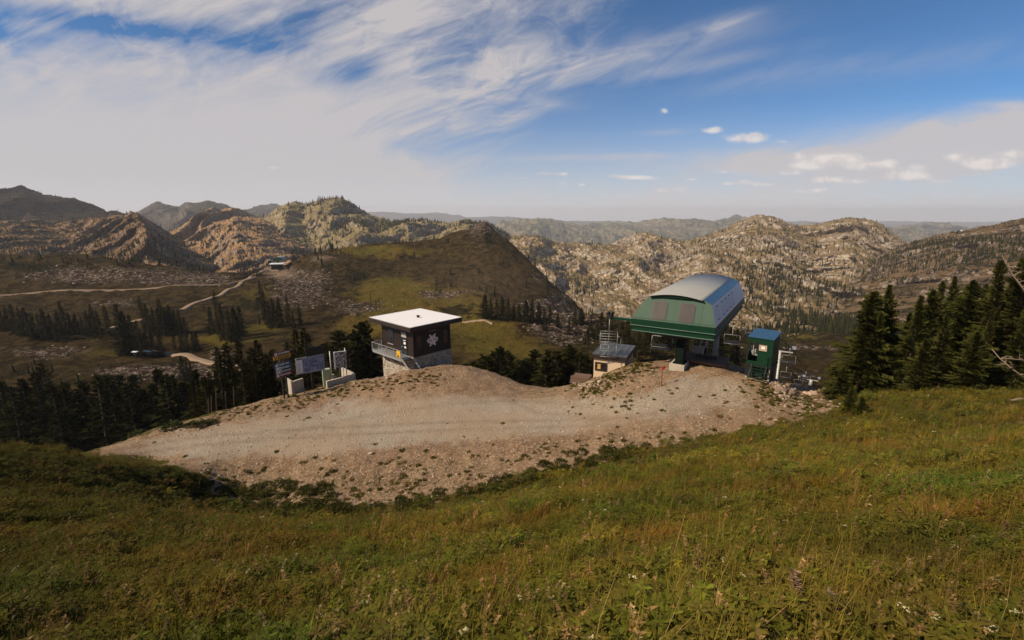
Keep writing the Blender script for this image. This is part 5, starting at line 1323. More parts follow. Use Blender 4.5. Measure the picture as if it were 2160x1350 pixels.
def joined(cr, tr, name):
    """crown and trunk as one mesh, for trees too small to show parts"""
    nv = len(cr.vertices); a = np.empty(nv * 3, np.float32); cr.vertices.foreach_get('co', a)
    nt_ = len(tr.vertices); b = np.empty(nt_ * 3, np.float32); tr.vertices.foreach_get('co', b)
    me = bpy.data.meshes.new(name)
    fc = [tuple(p.vertices) for p in cr.polygons]; ft = [tuple(i + nv for i in p.vertices) for p in tr.polygons]
    me.from_pydata(np.concatenate([a.reshape(-1, 3), b.reshape(-1, 3)]).tolist(), [], fc + ft)
    me.materials.append(NEEDLE); me.materials.append(BARK)
    me.polygons.foreach_set('material_index', [0] * len(fc) + [1] * len(ft))
    c = np.empty(nv * 4, np.float32); cr.attributes['col'].data.foreach_get('color', c)
    at = me.attributes.new('col', 'FLOAT_COLOR', 'POINT')
    at.data.foreach_set('color', np.concatenate([c, np.tile(np.array([.1, .07, .05, 1], np.float32), nt_)]))
    me.update()
    return me
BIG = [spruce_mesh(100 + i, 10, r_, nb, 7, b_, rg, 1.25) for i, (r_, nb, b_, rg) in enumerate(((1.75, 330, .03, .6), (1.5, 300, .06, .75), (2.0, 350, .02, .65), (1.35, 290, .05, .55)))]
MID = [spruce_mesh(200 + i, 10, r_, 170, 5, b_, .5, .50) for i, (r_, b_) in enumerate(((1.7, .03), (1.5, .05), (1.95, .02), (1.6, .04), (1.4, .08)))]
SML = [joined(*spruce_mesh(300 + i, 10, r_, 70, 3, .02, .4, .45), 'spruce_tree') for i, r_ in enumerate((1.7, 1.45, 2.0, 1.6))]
ORD = 'first second third fourth fifth sixth seventh eighth ninth tenth eleventh twelfth thirteenth fourteenth fifteenth sixteenth seventeenth eighteenth nineteenth twentieth'.split()
def ordw(i):
    return ORD[i] if i < 20 else ('twenty-' + ORD[i - 20] if i < 29 else 'thirtieth' if i == 29 else 'thirty-' + ORD[i - 30])
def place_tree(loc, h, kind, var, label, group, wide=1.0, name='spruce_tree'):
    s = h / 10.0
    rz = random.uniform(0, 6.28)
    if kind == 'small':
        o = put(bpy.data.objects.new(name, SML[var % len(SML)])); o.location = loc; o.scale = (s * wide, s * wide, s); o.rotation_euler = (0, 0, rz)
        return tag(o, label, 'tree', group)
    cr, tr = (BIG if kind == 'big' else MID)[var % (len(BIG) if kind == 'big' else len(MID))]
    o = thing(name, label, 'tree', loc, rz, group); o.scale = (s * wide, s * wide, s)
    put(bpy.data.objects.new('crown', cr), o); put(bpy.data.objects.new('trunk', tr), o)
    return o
def grove(items, kind, where, group, zfun=val_z, wide=1.0, y0=110, y1=700):
    """items: (px, py_top, py_base) standing on a terrain, or (px, py_top, 'Y', distance)"""
    res = []
    for it in items:
        if kind != 'big' and len(items) > 2: it = (it[0], it[1] + random.uniform(-7, 12) * (1 if it[2] == 'Y' else min(1, (it[2] - it[1]) / 60)), *it[2:])
        if it[2] == 'Y':
            u, t = uT(it[0], it[1]); Y = it[3]
            u, _ = uT(it[0], min(it[1] + 90, 860)); x = float(u) * Y
            z = float(zfun(np.array([x]), np.array([Y]))[0]); top = float(t) * Y
        else:
            x, Y = hit(zfun, [it[0]], [it[2]], y0, y1)[0]
            z = float(zfun(np.array([x]), np.array([Y]))[0]); top = float(uT(it[0], it[1])[1]) * Y
        res.append((it[0], x, Y, z, max(top - z, 1.2), it))
    res.sort(key=lambda r_: r_[0])
    hs = [r_[4] for r_ in res]
    for i, (px, x, Y, z, h, it) in enumerate(res):
        n = len(res)
        if n > 2 and h == max(hs): lab = f'tallest dark spruce of {where}'
        elif n > 2 and i == 0: lab = f'spruce at the left end of {where}'
        elif n > 2 and i == n - 1: lab = f'spruce at the right end of {where}'
        else: lab = f'{ordw(i)} spruce from the left in {where}'
        place_tree((x, Y, z - .15), h + .15, kind, random.randrange(20), lab, group, wide * random.uniform(.9, 1.35))

# big spruces on the right edge of the meadow
grove([(1826, 616, 'Y', 44), (1866, 602, 'Y', 45), (1846, 660, 'Y', 43), (1927, 625, 'Y', 42), (1954, 612, 'Y', 46), (1905, 660, 'Y', 47), (1970, 594, 'Y', 50), (2002, 584, 'Y', 47), (2032, 592, 'Y', 44), (2066, 600, 'Y', 48), (2100, 550, 'Y', 42), (2133, 546, 'Y', 46), (2158, 541, 'Y', 41), (1985, 660, 'Y', 41), (2075, 650, 'Y', 40), (2150, 640, 'Y', 38), (2200, 560, 'Y', 42)],
      'big', 'the tall stand at the meadow edge', 'tall spruces at the meadow edge', near_z, .92)
for (px, pt, Y, var, lab, wd) in ((2035, 700, 37.5, 2, 'bright green young spruce in front of the tall stand at the meadow edge', 1.55), (1794, 812, 33.5, 1, 'taller of two knee-high bushy spruces standing alone before the tall stand', 1.7), (1818, 838, 32.2, 2, 'shorter of two bushy spruces standing alone before the tall stand', 1.9),
                                  (1768, 776, 42, 2, 'dark bushy spruce between the boulders and the tall stand', 2.3), (1930, 716, 39, 0, 'mid-sized spruce with low skirts at the foot of the tall stand', 1.7)):
    u, t = uT(px, pt); u = float(uT(px, 850)[0]); x = u * Y; z = float(near_z(np.array([x]), np.array([Y]))[0])
    place_tree((x, Y, z - .12), float(t) * Y - z + .12, 'big', var, lab, 'young spruces before the tall stand', wd)
# spruces below the left edge of the pad
front = [(85, 777), (99, 773), (16, 797), (56, 797), (152, 797), (211, 784), (224, 788), (243, 793), (263, 792), (291, 792), (307, 808), (329, 800), (344, 784), (359, 796), (371, 797), (395, 808), (30, 812), (120, 806), (180, 806), (280, 815), (135, 812), (5, 805)]
grove([(px, pt, 'Y', random.uniform(84, 100)) for px, pt in front], 'mid', 'the dark belt under the left edge of the pad', 'spruces in the belt under the pad', val_z, 1.2)
grove([(px, pt, 'Y', random.uniform(66, 76)) for px, pt in ((421, 771), (451, 789), (440, 800), (408, 815), (470, 735), (485, 722), (512, 710), (536, 730), (555, 724), (572, 735), (500, 760), (525, 765), (610, 712), (628, 700), (645, 693), (660, 700), (585, 742), (545, 760))], 'mid', 'the stand behind the trail sign', 'spruces behind the trail sign', near_z, 1.05)
grove([(720, 704, 'Y', 92), (737, 730, 'Y', 86), (758, 690, 'Y', 88), (769, 684, 'Y', 92), (781, 715, 'Y', 90), (752, 720, 'Y', 84), (697, 720, 'Y', 95)], 'mid', 'the clump left of the flat-roofed hut', 'spruces beside the hut', val_z, 1.25)
grove([(px, pt, 'Y', random.uniform(82, 100)) for px, pt in ((990, 760), (1003, 752), (1020, 745), (1040, 741), (1056, 736), (1075, 746), (1095, 756), (1110, 752), (1126, 745), (1141, 750), (1160, 744), (1180, 735), (1195, 731), (1209, 727), (1226, 735), (1241, 744), (1085, 764), (1150, 757), (1030, 757), (1217, 745))], 'mid', 'the row between hut and beige building', 'spruces between hut and beige building', val_z, 1.3)
# groups in the bowl
grove([(8, 650, 700), (20, 643, 697), (33, 648, 705), (48, 650, 706), (60, 655, 709), (74, 654, 713), (88, 658, 714), (100, 655, 716), (113, 660, 716), (128, 644, 709), (139, 640, 705), (151, 652, 705), (163, 660, 703), (176, 664, 704), (189, 646, 706), (201, 641, 709), (214, 652, 716), (68, 668, 718), (118, 668, 722)], 'mid', 'the long row above the talus', 'spruces in the row above the talus', wide=1.05)
grove([(232, 633, 710), (262, 645, 748), (273, 650, 751), (286, 660, 750), (299, 682, 752), (312, 690, 752), (325, 688, 751), (340, 694, 752), (270, 690, 750)], 'mid', 'the group behind the roofed boards', 'spruces behind the roofed boards', wide=1.1)
grove([(297, 620, 654), (305, 645, 698), (316, 638, 702), (327, 640, 703), (337, 642, 705), (346, 633, 704), (355, 640, 705), (364, 645, 704), (373, 648, 705), (383, 652, 706), (392, 660, 704), (350, 652, 708)], 'mid', 'the dense block below the road junction', 'spruces below the road junction', wide=1.1)
grove([(370, 690, 738), (384, 687, 740), (396, 692, 741), (409, 695, 742), (417, 700, 741)], 'mid', 'the small group beside the lower road', 'spruces beside the lower road', wide=1.1)
grove([(447, 640, 704), (455, 611, 652), (462, 650, 704), (473, 645, 718), (487, 655, 722), (500, 650, 718), (511, 648, 708), (388, 750, 803), (398, 747, 804), (405, 762, 804)], 'mid', 'the loose stand under the access road bend', 'spruces under the access road', wide=1.0)
grove([(551, 580, 640), (560, 618, 676), (580, 625, 690), (592, 630, 690), (610, 613, 688), (633, 640, 682), (543, 620, 655), (620, 650, 692), (570, 640, 692)], 'mid', 'the thin dark spires below the far terminal', 'slender spruces below the far terminal', wide=.85)
grove([(666, 625, 650), (678, 622, 657), (783, 618, 647), (800, 623, 648), (793, 632, 649)], 'small', 'the scattered pairs on the stony meadow', 'spruces on the stony meadow', wide=1.1)
grove([(911, 590, 613), (921, 577, 613), (930, 596, 614), (938, 585, 608), (950, 600, 612)], 'small', 'the little clump above the meadow', 'spruces of the meadow clump', wide=1.2)
grove([(px, 520 + dy, 541 - (px - 620) * .02) for px, dy in ((617, 4), (626, 0), (634, 3), (641, -2), (649, 4), (656, 2), (664, -3), (671, 3), (679, 5), (687, 0), (695, -2), (703, 3), (710, 5), (719, 2), (727, 6), (736, 3), (743, 5))], 'small', 'the row on the crest right of the far terminal', 'spruces on the crest', y0=300, wide=1.1)
grove([(px, pt, pb) for px, pt, pb in ((497, 571, 590), (503, 566, 589), (510, 563, 588), (517, 560, 587), (523, 556, 586), (529, 560, 585), (535, 553, 584), (541, 550, 582), (547, 556, 581), (486, 576, 590))], 'small', 'the dark clump where the roads meet', 'spruces where the roads meet', y0=300, wide=1.2)
grove([(1023, 624, 672), (1035, 628, 674), (1048, 622, 674), (1060, 630, 676), (1072, 628, 678), (1084, 634, 676), (1095, 636, 678), (1110, 638, 680), (1122, 636, 682), (1136, 642, 680), (1148, 640, 684), (1160, 644, 682)], 'mid', 'the thicket below the dark ridge', 'spruces below the dark ridge', y0=180, wide=1.25)
grove([(1150, 668, 696), (1176, 660, 690), (1200, 668, 706), (1212, 652, 684), (1226, 648, 684), (1246, 666, 712), (1258, 672, 716), (1238, 690, 725), (1268, 660, 700), (1280, 676, 716)], 'mid', 'the group on the pale rubble knoll', 'spruces on the rubble knoll', y0=150, wide=1.35)
belt = [(px, 690 + random.uniform(-14, 12), 'Y', random.uniform(140, 175)) for px in np.linspace(1288, 1545, 24)]
grove(belt, 'mid', 'the forest belt behind the green terminal', 'spruces behind the terminal', val_z, 1.3)
grove([(1630 + i * 9.5, 716 + random.uniform(-14, 8), 'Y', random.uniform(300, 350)) for i in range(17)], 'small', 'the distant row above the brown meadow', 'spruces above the brown meadow', val_z, 1.2)
for px, pt, pb, lab in ((790, 508, 516, 'tiny spruce alone on the left shoulder of the dark ridge crest'), (816, 505, 514, 'tiny spruce on the middle of the ridge crest'), (908, 503, 522, 'dark little spruce below the stony part of the ridge crest'), (893, 512, 526, 'small spruce just left of the dark one below the ridge crest')):
    x, Y = hit(val_z, [px], [pb], 300, 700)[0]; z = float(val_z(np.array([x]), np.array([Y]))[0])
    place_tree((x, Y, z), max(2.0, float(uT(px, pt)[1]) * Y - z), 'small', px, lab, 'lone spruces on the ridge', 1.3)

# dead wood at the right edge
def snag(name, label, pts, r0, r1, nbranch, seed, cat='dead tree', up=.2, blen=1.0):
    r = np.random.default_rng(seed); pts = [Vector(p) for p in pts]
    b = MB().tube(pts, r0, 9, r2=r1)
    o = b.build(name, DEADWOOD); o['label'] = label; o['category'] = cat
    c = MB()
    for i in range(nbranch):
        f_ = r.uniform(.25, .98) * (len(pts) - 1); k = min(int(f_), len(pts) - 2); p = pts[k].lerp(pts[k + 1], f_ - k)
        d = Vector((r.uniform(-1, 1), r.uniform(-1, 1), r.uniform(-.4, .9))).normalized() * r.uniform(.4, 1.1) * blen
        q = p + d; c.tube([p, p + d * .5 + Vector((0, 0, .05)), q], r1 * .7, 5, r2=.006)
        for _ in range(2):
            e = p + d * r.uniform(.4, .9); c.tube([e, e + Vector((r.uniform(-.4, .4), r.uniform(-.4, .4), r.uniform(-.1, .4))) * blen], r1 * .4, 4, r2=.004)
    if nbranch: c.build('branch', DEADWOOD, o)
    return o
snag('fallen_log', 'bleached fallen log lying in the grass before the spruces', [atY(2072, 857, 30.5), atY(2105, 851, 30.0), atY(2150, 842, 29.5), atY(2200, 836, 29.0)], .05, .12, 3, 5, 'log', blen=.6)
snag('dead_spruce', 'grey dead trunk leaning out of the spruces with bare twigs', [atY(2092, 736, 36), atY(2110, 757, 35.5), atY(2135, 778, 35), atY(2165, 800, 34.5)], .025, .065, 9, 6, blen=.7)
snag('dead_branch', 'short bleached dead branch sticking out right of the leaning trunk', [atY(2125, 756, 34.5), atY(2145, 758, 34.3), atY(2175, 762, 34)], .02, .04, 4, 7, 'branch', blen=.5)
snag('bleached_snag', 'tall bleached snag bending over the tops of the tall spruces', [atY(2113, 538, 40), atY(2123, 558, 40), atY(2138, 582, 39.8), atY(2155, 604, 39.5), atY(2175, 640, 39.5)], .02, .08, 12, 8, blen=.8)
for i, (px, pb, pt, Y) in enumerate(((457, 860, 828, 63), (477, 858, 826, 63.5), (494, 853, 815, 64), (447, 866, 835, 62.5), (441, 868, 840, 63))):
    a_, c_ = atY(px, pb + 14, Y), atY(px - 1.5, pt, Y)
    o = tag(MB().tube([a_, a_.lerp(c_, .5), c_], .085, 7, r2=.05).build('tree_trunk', BARK), f'{ORD[i]} from the right of the pale bare trunks at the pad edge' if False else ['bare pale trunk in the middle of the row at the pad edge', 'second bare pale trunk from the right at the pad edge', 'tallest bare pale trunk at the right end of the row at the pad edge', 'second bare pale trunk from the left at the pad edge', 'leftmost short bare pale trunk at the pad edge'][i], 'trunk', 'bare trunks at the pad edge')

# ---------------------------------------------------------------- merging helper for ground cover
def scatter(name, temps, P, yaw, scale, which, mat, label, tint=None, tilt=None, kind='stuff', hscale=None):
    """temps: list of (V, F, C); many copies merged into one object"""
    VV, FF, CC = [], [], []; off = 0
    for k, (V, F, C) in enumerate(temps):
        idx = np.where(which == k)[0]
        if not len(idx): continue
        c, s = np.cos(yaw[idx]), np.sin(yaw[idx]); sc = scale[idx]
        hs = sc if hscale is None else sc * hscale[idx]
        x = (V[None, :, 0] * c[:, None] - V[None, :, 1] * s[:, None]) * sc[:, None]
        y = (V[None, :, 0] * s[:, None] + V[None, :, 1] * c[:, None]) * sc[:, None]
        z = V[None, :, 2] * hs[:, None]
        if tilt is not None:
            x = x + z * tilt[idx, 0][:, None]; y = y + z * tilt[idx, 1][:, None]
        Q = np.stack([x, y, z], 2) + P[idx][:, None, :]
        n = len(V)
        FF.append((F[None] + (np.arange(len(idx)) * n)[:, None, None] + off).reshape(-1, F.shape[1])); off += n * len(idx)
        VV.append(Q.reshape(-1, 3))
        cc = np.repeat(C[None], len(idx), 0)
        if tint is not None: cc = cc * tint[idx][:, None, :]
        CC.append(cc.reshape(-1, 3))
    o = np_obj(name, np.concatenate(VV), np.concatenate(FF), [mat], color=np.concatenate(CC))
    return tag(o, label, None, None, kind)

# far conifers on the mountainsides: all the rest of the kind as one object
def far_tree(seed):
    r = np.random.default_rng(seed); V, F, C = [], [], []
    for k in range(6):
        z0 = .04 + k * .155; n = 7; R_ = (.20 * (1 - k / 6.4)) * r.uniform(.85, 1.15)
        top = len(V); V.append((r.uniform(-.01, .01), r.uniform(-.01, .01), z0 + .30)); C.append((.045, .050, .018))
        b = len(V)
        for i in range(n * 2):
            a = math.pi * i / n + r.uniform(-.15, .15); q = R_ * (1.0 if i % 2 == 0 else .5) * r.uniform(.8, 1.2)
            V.append((math.cos(a) * q, math.sin(a) * q, z0 + (0 if i % 2 == 0 else .05) + r.uniform(-.02, .02))); C.append(tuple(np.array((.040, .046, .017)) * r.uniform(.7, 1.25)))
        for i in range(n * 2): F.append((top, b + i, b + (i + 1) % (n * 2)))
    return np.array(V), np.array(F), np.array(C)
FART = [far_tree(i) for i in range(4)]
ftP, ftS = [], []
def far_on(mt, n, hmin, hmax, dens, seed, rows=(.18, .97)):
    X, Y, Z = MT[mt]; r = np.random.default_rng(seed); nr_, nc_ = X.shape
    k = 0; m_ = n * 6
    i = r.integers(int(nr_ * rows[0]), int(nr_ * rows[1]), m_); j = r.integers(2, nc_ - 2, m_)
    # area weight so that near rows are not over-planted
    x = X[i, j] + r.uniform(-.5, .5, m_) * (X[i, j + 1] - X[i, j - 1]); y = Y[i, j]; z = Z[i, j]
    cl = 1.1 * fbm(x / 45., (y * .5 + z) / 45., 3, seed) + 1.5 * fbm(x / 200., (y * .5 + z) / 220., 3, seed + 3)
    px, py = pix(x, y, z)
    p = np.clip(.16 + cl * 2.2, 0.02, 1) * dens(px, py)
    ok = np.where(r.random(m_) < p)[0][:n]
    ftP.append(np.stack([x[ok], y[ok], z[ok] - .4], 1)); ftS.append(r.uniform(hmin, hmax, len(ok)))
far_on('m8', 6200, 5, 11.5, lambda px, py: np.clip(.55 + (py - 560) / 260, .35, 1.0), 61)
far_on('m9', 2600, 3, 7, lambda px, py: np.clip(.55 + (560 - py) / 200, .3, 1.0), 62)
far_on('m5', 3400, 6, 14, lambda px, py: np.clip(.25 + 1.2 * (px > 780) + .9 * (px > 640) * (py < 480) + .6 * (py < 445), 0, 1), 63)
far_on('m4', 500, 5, 10, lambda px, py: np.clip((py - 440) / 120, .1, .8), 64)
far_on('m2', 1100, 5, 10, lambda px, py: np.clip(.3 + .8 * (py > 505) + .5 * (px < 200), 0, .9), 65)
far_on('m1', 900, 6, 13, lambda px, py: np.clip(.2 + .4 * (py > 440), 0, 1), 66)
far_on('far2', 1200, 12, 22, lambda px, py: np.ones_like(px), 67, (.2, .7))
# ... and the small ones of the valley
r = np.random.default_rng(70); mm = 26000
i = r.integers(40, VR - 8, mm); j = r.integers(5, VC - 5, mm)
vx_, vy_, vz_ = VX[i, j], VYY[i, j], VZZ[i, j]; ppx, ppy = pix(vx_, vy_, vz_)
d_ = blobs(ppx, ppy, [(60, 562, 75, 10, 1), (200, 552, 90, 5, .7), (330, 560, 70, 5, .6), (440, 574, 40, 6, .7), (700, 558, 24, 20, .9), (830, 545, 40, 7, .5), (975, 568, 30, 10, .5), (925, 550, 20, 7, .5), (745, 580, 26, 14, .35), (660, 545, 30, 6, .6), (1100, 545, 60, 18, .35), (1170, 610, 36, 22, .5), (1060, 610, 50, 10, .4), (1290, 700, 30, 20, .8), (1420, 720, 160, 30, .9), (1700, 700, 110, 10, .9), (1640, 745, 20, 20, .4), (1030, 505, 12, 14, .7), (900, 520, 50, 8, .25), (545, 640, 50, 30, .3), (60, 800, 200, 30, .5), (400, 820, 150, 20, .5), (1790, 740, 30, 24, .5), (1180, 700, 40, 16, .3), (180, 560, 140, 12, .4)])
ok = np.where(r.random(mm) < np.clip(d_, 0, 1) * .35)[0][:3400]
ftP.append(np.stack([vx_[ok], vy_[ok], vz_[ok] - .2], 1)); ftS.append(r.uniform(2.5, 6.0, len(ok)) * np.clip(vy_[ok] / 260, .55, 1.9))
ftP, ftS = np.concatenate(ftP), np.concatenate(ftS); n = len(ftP)
tn = r.uniform(.40, .85, (n, 1)) * np.stack([r.uniform(.85, 1.2, n), np.ones(n), r.uniform(.8, 1.2, n)], 1)
scatter('conifer_forest', FART, ftP, r.uniform(0, 6.28, n), ftS, r.integers(0, 4, n), NEEDLE, 'thousands of small dark conifers dotting the mountainsides', tn)

# low dark scrub patches
def bush(seed, n=70, flat=.62, leaf=.16, base=(.020, .022, .009)):
    r = np.random.default_rng(seed); V, F, C = [], [], []
    for k in range(n):
        a = r.uniform(0, 6.28); e = math.asin(r.uniform(.0, 1)); q = r.uniform(.6, 1.0)
        p = np.array([math.cos(a) * math.cos(e) * q, math.sin(a) * math.cos(e) * q, math.sin(e) * q * flat])
        d = p / (np.linalg.norm(p) + 1e-6) + r.normal(0, .5, 3); d /= np.linalg.norm(d); s_ = np.cross(d, [0, 0, 1.0]) + r.normal(0, .3, 3)
        s_ *= leaf * .5 / (np.linalg.norm(s_) + 1e-6)
        col = np.array(base) * r.uniform(.65, 1.5)
        i = len(V); V += [p - s_, p + s_, p + d * leaf * r.uniform(1.2, 2.4)]; F.append((i, i + 1, i + 2)); C += [col] * 3
    return np.array(V), np.array(F), np.array(C)
BUSH = [bush(400 + k) for k in range(4)]
mm = 90000
i = r.integers(30, VR - 8, mm); j = r.integers(5, VC - 5, mm)
vx_, vy_, vz_ = VX[i, j], VYY[i, j], VZZ[i, j]; ppx, ppy = pix(vx_, vy_, vz_)
d_ = blobs(ppx, ppy, [(60, 563, 80, 12, 1), (190, 556, 22, 6, 1), (262, 554, 22, 4, 1), (330, 563, 20, 5, 1), (412, 573, 18, 5, 1), (700, 565, 16, 26, 1), (745, 585, 20, 12, .9), (830, 545, 40, 9, .8), (925, 552, 20, 8, .8), (985, 572, 36, 12, .8), (1030, 500, 14, 20, .8), (1090, 550, 60, 26, .35), (1170, 605, 40, 30, .5), (960, 655, 50, 9, .9), (985, 665, 30, 5, .6), (905, 620, 30, 6, .4), (200, 708, 170, 6, .5), (540, 660, 60, 24, .35), (120, 790, 160, 24, .3), (1420, 720, 200, 40, .7), (1290, 690, 40, 40, .7), (1700, 716, 120, 14, .5), (1680, 800, 30, 12, .8), (620, 548, 30, 8, .6), (580, 600, 40, 12, .25)])
ok = np.where(r.random(mm) < np.clip(d_, 0, 1) * .45)[0][:14000]; n = len(ok)
sP = [np.stack([vx_[ok], vy_[ok], vz_[ok] - .2], 1)]; sS = [r.uniform(1.2, 3.0, n) * np.clip(vy_[ok] / 330, .4, 1.3)]
for mt, cnt, s0, s1, sd_, dd in (('m8', 2200, 1.6, 4.2, 81, lambda px, py: np.clip((py - 540) / 120, .15, 1)), ('m9', 3600, 1.4, 3.6, 82, lambda px, py: np.ones_like(px)), ('m5', 1200, 2.5, 6.5, 83, lambda px, py: np.ones_like(px) * .5), ('m2', 700, 2.0, 5.0, 84, lambda px, py: np.ones_like(px) * .7)):
    X, Y, Z = MT[mt]; rr = np.random.default_rng(sd_); q = cnt * 5
    i = rr.integers(int(X.shape[0] * .18), int(X.shape[0] * .97), q); j = rr.integers(2, X.shape[1] - 2, q)
    x, y, z = X[i, j], Y[i, j], Z[i, j]; px, py = pix(x, y, z)
    p = np.clip(.2 + 1.8 * (fbm(x / 45., y / 45., 3, sd_) + .6 * fbm(x / 160., y / 160., 3, sd_ + 2)), 0, 1) * dd(px, py)
    k = np.where(rr.random(q) < p)[0][:cnt]
    sP.append(np.stack([x[k], y[k], z[k] - .4], 1)); sS.append(rr.uniform(s0, s1, len(k)))
sP, sS = np.concatenate(sP), np.concatenate(sS); n = len(sP)
scatter('shrubbery', BUSH, sP, r.uniform(0, 6.28, n), sS, r.integers(0, 4, n), LEAF, 'low dark alpine scrub in patches on the slopes', r.uniform(.7, 1.4, (n, 1)) * np.ones((n, 3)))
# pale boulders of the talus slopes and cliffs
def rock(seed, n1=7, n2=5):
    r = np.random.default_rng(seed); V = [(0, 0, .6 * r.uniform(.8, 1.2))]; 
    for k in range(1, n2):
        for i in range(n1):
            a = 2 * math.pi * i / n1 + r.uniform(-.3, .3); e = math.pi / 2 - k * math.pi / 1.6 / (n2 - 1); q = r.uniform(.75, 1.15)
            V.append((math.cos(a) * math.cos(e) * q, math.sin(a) * math.cos(e) * q * .8, .6 * math.sin(e) * q))
    F = [(0, 1 + i, 1 + (i + 1) % n1) for i in range(n1)]
    for k in range(n2 - 2):
        for i in range(n1):
            a, b = 1 + k * n1 + i, 1 + k * n1 + (i + 1) % n1; c, d = a + n1, b + n1
            F += [(a, c, d), (a, d, b)]
    V = np.array(V); return V, np.array(F), np.repeat(np.array([[1.0, 1.0, 1.0]]), len(V), 0)
ROCK = [rock(500 + k) for k in range(5)]
mst, nt = new_mat('loose_stone')
pos = nt.n('NewGeometry'); n_ = nt.noise(pos, 6.0, 5, .7)
finish(mst, nt, nt.mix(nt.m('MULTIPLY', nt.step(n_, .4, .7), .5), nt.attr('col', 0), (.15, .11, .08)), .9, nt.bump(n_, .05), spec=.1)
i = r.integers(30, VR - 6, 60000); j = r.integers(5, VC - 5, 60000)
ok = np.where(r.random(60000) < np.clip(talus[i, j] - .25, 0, 1) * .5)[0][:9000]; n = len(ok)
P = np.stack([VX[i, j][ok] + r.uniform(-1, 1, n), VYY[i, j][ok], 0 * ok], 1); P[:, 2] = val_z(P[:, 0], P[:, 1])
sc_ = r.uniform(.25, .95, n) ** 1.6 * np.clip(P[:, 1] / 260, .5, 1.6)
scatter('talus_rubble', ROCK, P, r.uniform(0, 6.28, n), sc_, r.integers(0, 5, n), mst, 'pale broken stones of the talus fields', np.array([[.34, .265, .21]]) * r.uniform(.45, 1.25, (n, 1)))

# ---------------------------------------------------------------- ground cover of the pad and meadow
def near_pts(n, seed, y0, y1, power=1.0, umax=1.35):
    """random places, denser towards the camera (area density ~ 1/Y^2)"""
    rr = np.random.default_rng(seed); Y = np.exp(rr.uniform(math.log(y0), math.log(y1), n)); u = rr.uniform(-umax, umax, n)
    x = u * (Y + 2.6); z = near_z(x, Y)
    px, py = pix(x, Y, z)
    return np.stack([x, Y, z], 1), px, py
def padcov(P, px, py):
    w = fbm(P[:, 0] / 1.6, P[:, 1] / 1.6, 4, 31) * 22 + fbm(P[:, 0] / 6, P[:, 1] / 6, 3, 37) * 16
    c = soft_poly(px + w * 1.4, py + w * .8, PAD, 24); c[P[:, 1] < 8] = 0
    return c
# pebbles on the pad
rr = np.random.default_rng(90); n = 26000
px = rr.uniform(150, 1770, n); py = rr.uniform(760, 1080, n)
inside = soft_poly(px, py, PAD, 10) > .3
px, py = px[inside], py[inside]
# map pixels to ground through the ground grid
from mathutils.bvhtree import BVHTree
gv = np.stack([GX.ravel(), GY.ravel(), GZ.ravel()], 1)
bvh = BVHTree.FromPolygons([tuple(v) for v in gv], [tuple(int(i) for i in f) for f in grid_faces(nr, nc)])
def ground_at(px, py):
    x, y, z = ray(px, py); out = []
    for a, b, c in zip(x, y, z):
        h, *_ = bvh.ray_cast((0, 0, 0), Vector((a, b, c)).normalized())
        out.append(tuple(h) if h is not None else (0, -5, 0))
    return np.array(out)
P = ground_at(px, py); n = len(P); P[:, 2] -= .01
sz = rr.uniform(.0, 1, n) ** 8 * .12 + .016
for cx_, cy_, sx_, sy_, cnt, s0, s1 in ((770, 792, 28, 5, 160, .07, .28), (1665, 822, 22, 9, 110, .1, .38), (1690, 848, 40, 10, 60, .06, .2), (1225, 812, 20, 6, 70, .06, .25), (980, 782, 60, 8, 90, .05, .18), (1265, 812, 14, 10, 40, .08, .3), (500, 1040, 120, 14, 160, .04, .13), (800, 1000, 200, 30, 160, .04, .12), (560, 862, 120, 12, 160, .05, .16)):
    e_ = ground_at(rr.normal(cx_, sx_, cnt), rr.normal(cy_, sy_, cnt)); P = np.concatenate([P, e_]); sz = np.concatenate([sz, rr.uniform(s0, s1, cnt) * rr.uniform(.4, 1, cnt)])
kk = (P[:, 1] > 10) & (P[:, 1] < 70); P, sz = P[kk], sz[kk]; n = len(P)
scatter('gravel', ROCK, P, rr.uniform(0, 6.28, n), sz, rr.integers(0, 5, n), mst, 'loose pale gravel and pebbles on the pad', np.array([[.40, .31, .23]]) * rr.uniform(.7, 1.3, (n, 1)))

def blade_tuft(seed, nb, h, spread, wd, c0, c1, lean=.5, seg=2):
    r = np.random.default_rng(seed); V, F, C = [], [], []
    for k in range(nb):
        a = r.uniform(0, 6.28); q = r.uniform(0, spread); b = np.array([math.cos(a) * q, math.sin(a) * q, -.02])
        d = r.uniform(0, 6.28); ln = r.uniform(.1, lean) * h; hh = h * r.uniform(.5, 1.1); w_ = wd * r.uniform(.7, 1.3)
        dv = np.array([math.cos(d), math.sin(d), 0]); sv = np.array([-dv[1], dv[0], 0]) * w_
        c = np.array(c0) + (np.array(c1) - np.array(c0)) * r.random(); c = c * r.uniform(.75, 1.25)
        i = len(V)
        m_ = b + dv * ln * .35 + [0, 0, hh * .6]; t = b + dv * ln + [0, 0, hh]
        V += [b - sv, b + sv, m_ - sv * .7, m_ + sv * .7, t]; C += [c * .8, c * .8, c, c, c * 1.15]
        F += [(i, i + 1, i + 3), (i, i + 3, i + 2), (i + 2, i + 3, i + 4)]
    return np.array(V), np.array(F), np.array(C)
